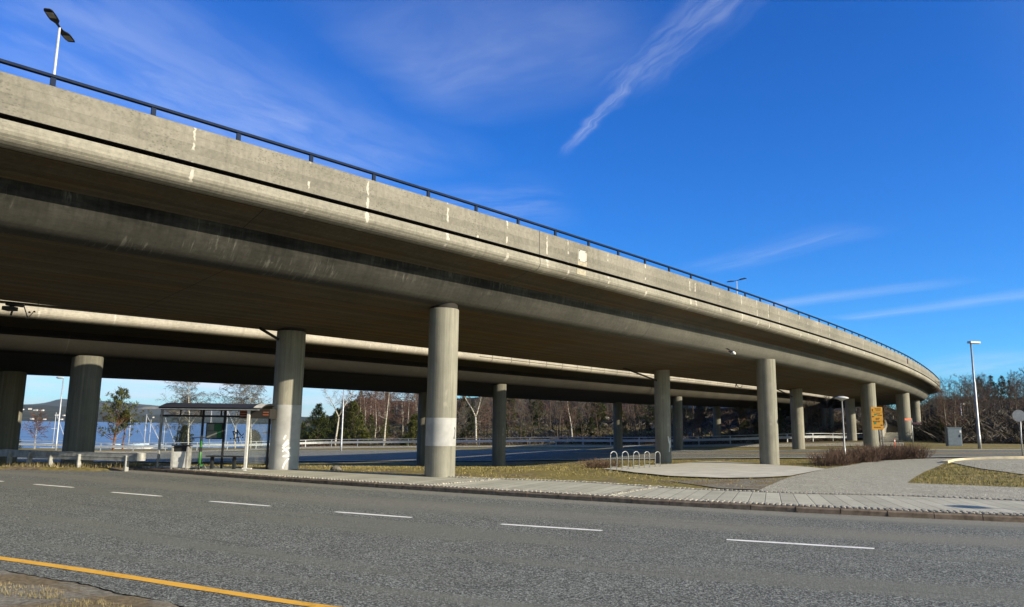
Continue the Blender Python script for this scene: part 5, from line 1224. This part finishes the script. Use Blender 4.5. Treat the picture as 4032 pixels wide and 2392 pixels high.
# ------------------------------------------------------------------ grass
def inpoly(P, poly):
    poly = np.asarray([(float(a), float(b)) for a, b in poly]); x, y = P[:, 0], P[:, 1]; c = np.zeros(len(P), bool); j = len(poly)-1
    for i in range(len(poly)):
        xi, yi = poly[i]; xj, yj = poly[j]; c ^= ((yi > y) != (yj > y)) & (x < (xj-xi)*(y-yi)/(yj-yi+1e-12)+xi); j = i
    return c
def blades(name, P, z, hmin, hmax, w, mat):
    n = len(P); a = nr.uniform(0, 6.28, n); h = nr.uniform(hmin, hmax, n); L = h*nr.uniform(.2, 1.1, n); w = w*nr.uniform(.6, 1.4, n)
    v = np.empty((n, 3, 3)); px_, py_ = -np.sin(a)*w, np.cos(a)*w
    v[:, 0] = np.c_[P[:, 0]-px_, P[:, 1]-py_, z-.01]; v[:, 1] = np.c_[P[:, 0]+px_, P[:, 1]+py_, z-.01]; v[:, 2] = np.c_[P[:, 0]+np.cos(a)*L, P[:, 1]+np.sin(a)*L, z+h]
    mb = MB(); mb.v = v.reshape(-1, 3).tolist(); mb.f = [(3*i, 3*i+1, 3*i+2) for i in range(n)]; mb.m = [0]*n; mb.uv = [None]*n
    o = obj(name, mb, mat); o['kind'] = 'stuff'; return o
P = np.c_[nr.uniform(-26, 24, 90000), nr.uniform(19, 62, 90000)]
keep = (P[:, 1] > yrear(P[:, 0])+.35) & ~inpoly(P, padpoly) & ~inpoly(P, pathpoly) & ~inpoly(P, NP+FP)
d_ = P[:, 1]-yrear(P[:, 0]); cl_n = np.array([mnoise.noise((x*.45, y*.45, 2.)) for x, y in P]); keep &= (cl_n > -.22+.35*np.exp(-d_*1.1)) & (nr.uniform(0, 1, len(P)) < np.clip(40/np.maximum(P[:, 1], 1), .35, 1))
keep &= ~((P[:, 0] > -13.8) & (P[:, 0] < -8) & (P[:, 1] < 29.6)); P = P[keep]
blades('grass', P, terr(P), .02, .085, .011, M['grass'])
wedge = gpoly([(3585,1905),(3600,1890),(3640,1864),(3728,1824),(3765,1834),(3860,1850),(3960,1864),(4031,1874)])+[(34, 27), (30, 22), (20, 20.6)]+gpoly([(4031,1924),(3800,1915)])
P = np.c_[nr.uniform(10, 34, 60000), nr.uniform(17, 44, 60000)]; P = P[inpoly(P, wedge)]; P = P[np.array([mnoise.noise((x*.5, y*.5, 7.)) > -.3 for x, y in P])]
blades('grass', P, terr(P), .02, .08, .011, M['grass'])
P = np.c_[nr.uniform(-8.5, -1, 60000), nr.uniform(4.5, 9.6, 60000)]; z = []; K2 = []
for x, y in P:
    i = int(np.argmin((VQ[:, 0]-x)**2+(VQ[:, 1]-y)**2)); d = -((np.array([x, y])-VQ[i])@VN[i])
    if d > .55+.3*mnoise.noise((x*2.2, y*2.2, 4)) and mnoise.noise((x*1.7, y*1.7, 9)) > -.25: K2.append((x, y)); z.append(hv(x, y, d))
blades('grass', np.array(K2), np.array(z), .008, .038, .0045, M['straw'])
P = np.c_[nr.uniform(-24, -13.4, 9000), nr.uniform(27.6, 36, 9000)]; P = P[(P[:, 1] > yrear(P[:, 0])+.25) & (P[:, 1] < yrear(P[:, 0])+3.5)]; blades('grass', P, terr(P), .04, .22, .014, M['straw'])

# ------------------------------------------------------------------ air
hm = bpy.data.materials.new('clear coastal air'); hm.use_nodes = True; ht = hm.node_tree; ht.nodes.remove(ht.nodes['Principled BSDF'])
pv = ht.nodes.new('ShaderNodeVolumePrincipled'); pv.inputs['Color'].default_value = (.80, .90, 1., 1); pv.inputs['Density'].default_value = 3.6e-5; pv.inputs['Anisotropy'].default_value = .2
ht.links.new(pv.outputs[0], ht.nodes['Material Output'].inputs['Volume'])
mb = MB(); mb.box((-1500, 5200, 117), (27000, 16900, 266)); hz = obj('haze', mb, hm); hz['kind'] = 'stuff'

# ------------------------------------------------------------------ daylight, sky, camera
SUNV = Vector((.895, -.446, 0)).normalized(); EL = R_(21.2)
sd = Vector((SUNV.x*math.cos(EL), SUNV.y*math.cos(EL), math.sin(EL)))
sl_ = bpy.data.lights.new('sun', 'SUN'); sl_.energy = 5.0; sl_.angle = R_(.53); sl_.color = (1., .885, .68)
so = bpy.data.objects.new('sun', sl_); COL.objects.link(so); so.rotation_euler = (-sd).to_track_quat('-Z', 'Y').to_euler()
wd = bpy.data.worlds.new('World'); scene.world = wd; wd.use_nodes = True; wt = wd.node_tree
class WN(NT):
    def __init__(s): s.t = wt
w = WN(); bg = wt.nodes['Background']
sky = w.n('ShaderNodeTexSky', sky_type='NISHITA'); sky.sun_disc = False; sky.sun_elevation = EL; sky.sun_rotation = math.atan2(SUNV.x, SUNV.y); sky.air_density = 1.0; sky.dust_density = .0; sky.ozone_density = 1.6; sky.altitude = 0
dirv = w.coord('Generated'); dx, dy, dz = w.sep(dirv); dzc = w.math('MAXIMUM', dz, .015)
X, Y = w.math('DIVIDE', dx, dzc), w.math('DIVIDE', dy, dzc)
pl2 = w.comb(X, Y, 0.)
nz = w.n('ShaderNodeTexNoise'); w.L(w.map(pl2, (1, 1, 1)), nz.inputs['Vector']); nz.inputs['Scale'].default_value = 1.1; nz.inputs['Detail'].default_value = 5; nz.inputs['Roughness'].default_value = .6
wob = w.n('ShaderNodeVectorMath', operation='MULTIPLY_ADD'); w.L(nz.outputs['Color'], wob.inputs[0]); wob.inputs[1].default_value = (.28, .28, 0); 
off = w.n('ShaderNodeVectorMath', operation='ADD'); w.L(pl2, off.inputs[0]); off.inputs[1].default_value = (-.14, -.14, 0); w.L(off.outputs[0], wob.inputs[2]); pw = wob.outputs[0]
def plane(x, y): d = ray(x, y); return d[0]/d[2], d[1]/d[2]
acc = None
def stroke(a, b, wid, op, fib=1., seed=0., soft=.9, fade=(.0, .25, .75, 1.)):
    # a cirrus fibre from sky point a to sky point b on the cloud layer
    global acc
    ax, ay = plane(*a); bx, by = plane(*b); L = math.hypot(bx-ax, by-ay); an = math.atan2(by-ay, bx-ax)
    rel = w.n('ShaderNodeVectorMath', operation='SUBTRACT'); w.L(pw, rel.inputs[0]); rel.inputs[1].default_value = (ax, ay, 0)
    rot = w.n('ShaderNodeVectorRotate', rotation_type='Z_AXIS'); w.L(rel.outputs[0], rot.inputs['Vector']); rot.inputs['Angle'].default_value = -an
    u, v, _ = w.sep(rot.outputs[0]); t = w.math('DIVIDE', u, L)
    f = w.math('MULTIPLY', w.sst(fade[0], fade[1], t), w.sst(fade[3], fade[2], t)); g = w.sst(1., 0., w.math('DIVIDE', w.math('ABSOLUTE', v), wid))
    fb = w.noise(w.map(w.comb(u, v, seed), (1.2/L*2, 3.2/wid, 1)), 1., 5, .62, .3)
    k = w.math('MULTIPLY', w.math('MULTIPLY', f, w.math('POWER', g, soft)), w.math('MULTIPLY_ADD', w.sst(.30, .72, fb), fib, 1-fib)); k = w.math('MULTIPLY', k, op)
    acc = k if acc is None else w.math('MAXIMUM', acc, k)
stroke((2225, 640), (2560, 200), .05, .34, .8, 1., 1.5, (0, .35, .55, 1.05))
stroke((2260, 560), (2480, 300), .022, .20, .7, 21., 1.3, (0, .4, .6, 1.))
stroke((2380, 400), (2880, -60), .15, .22, .85, 2., 1.2, (-.05, .3, .8, 1.4))
stroke((1350, 330), (2500, 40), .55, .17, .5, 3., .9, (0, .3, .7, 1.1))
stroke((50, 40), (1600, 780), .7, .24, .7, 5., .9, (-.2, .1, .7, 1.))
stroke((450, 230), (1300, 570), .4, .30, .6, 7., 1.)
stroke((1500, 840), (2300, 800), .55, .14, .9, 8.)
stroke((2950, 1215), (3900, 1090), .30, .20, .5, 9., 1., (0, .15, .6, 1.))
stroke((3280, 1264), (4100, 1150), .34, .20, .5, 11., 1., (0, .15, .9, 1.2))
stroke((2700, 1080), (3500, 870), .28, .12, .7, 13.)
stroke((3600, 1480), (4100, 1400), 1.6, .22, .7, 15., .8, (-.3, 0, .9, 1.3))
# low cloud bands towards the fjord
lb = w.noise(w.map(w.comb(w.math('MULTIPLY', w.math('DIVIDE', dx, dy), 2.2), w.math('MULTIPLY', dz, 26.), 0.), (1, 1, 1), (3, 0, 0)), 1.1, 5, .6)
low = w.math('MULTIPLY', w.math('MULTIPLY', w.math('MULTIPLY_ADD', w.sst(.40, .66, lb), .5, .42), w.sst(.30, .10, dz)), w.sst(.02, -.22, dx))
tot = w.math('MAXIMUM', acc, low, clamp=True)
hs = w.n('ShaderNodeHueSaturation'); hs.inputs['Saturation'].default_value = 1.35; hs.inputs['Hue'].default_value = .5; w.L(sky.outputs[0], hs.inputs['Color']); sdot = w.n('ShaderNodeVectorMath', operation='DOT_PRODUCT'); w.L(dirv, sdot.inputs[0]); sdot.inputs[1].default_value = tuple(sd)
tint = w.mix(w.sst(.22, .75, sdot.outputs['Value']), w.mix(1., hs.outputs[0], (.16, .56, 1.08), 'MULTIPLY'), w.mix(1., sky.outputs[0], (1.25, 1.15, 1.0), 'MULTIPLY'))
cl = w.mix(tot, tint, (4.5, 4.9, 5.7)); w.L(cl, bg.inputs['Color']); bg.inputs['Strength'].default_value = .108
cam = bpy.data.cameras.new('camera'); cam.sensor_width = 36; cam.lens = F_/W_*36; cam.clip_end = 30000; cam.clip_start = .1
co = bpy.data.objects.new('camera', cam); COL.objects.link(co)
co.matrix_world = Matrix([[RT[0], UP[0], -FW[0], 0], [RT[1], UP[1], -FW[1], 0], [RT[2], UP[2], -FW[2], 1.7], [0, 0, 0, 1]]); scene.camera = co
scene.view_settings.view_transform = 'Standard'; scene.view_settings.look = 'None'; scene.view_settings.exposure = .78; scene.view_settings.gamma = 1
scene.cycles.max_bounces = 8; scene.cycles.transparent_max_bounces = 12; scene.cycles.sample_clamp_indirect = 6; scene.cycles.caustics_reflective = False; scene.cycles.caustics_refractive = False
scene.cycles.use_denoising = True
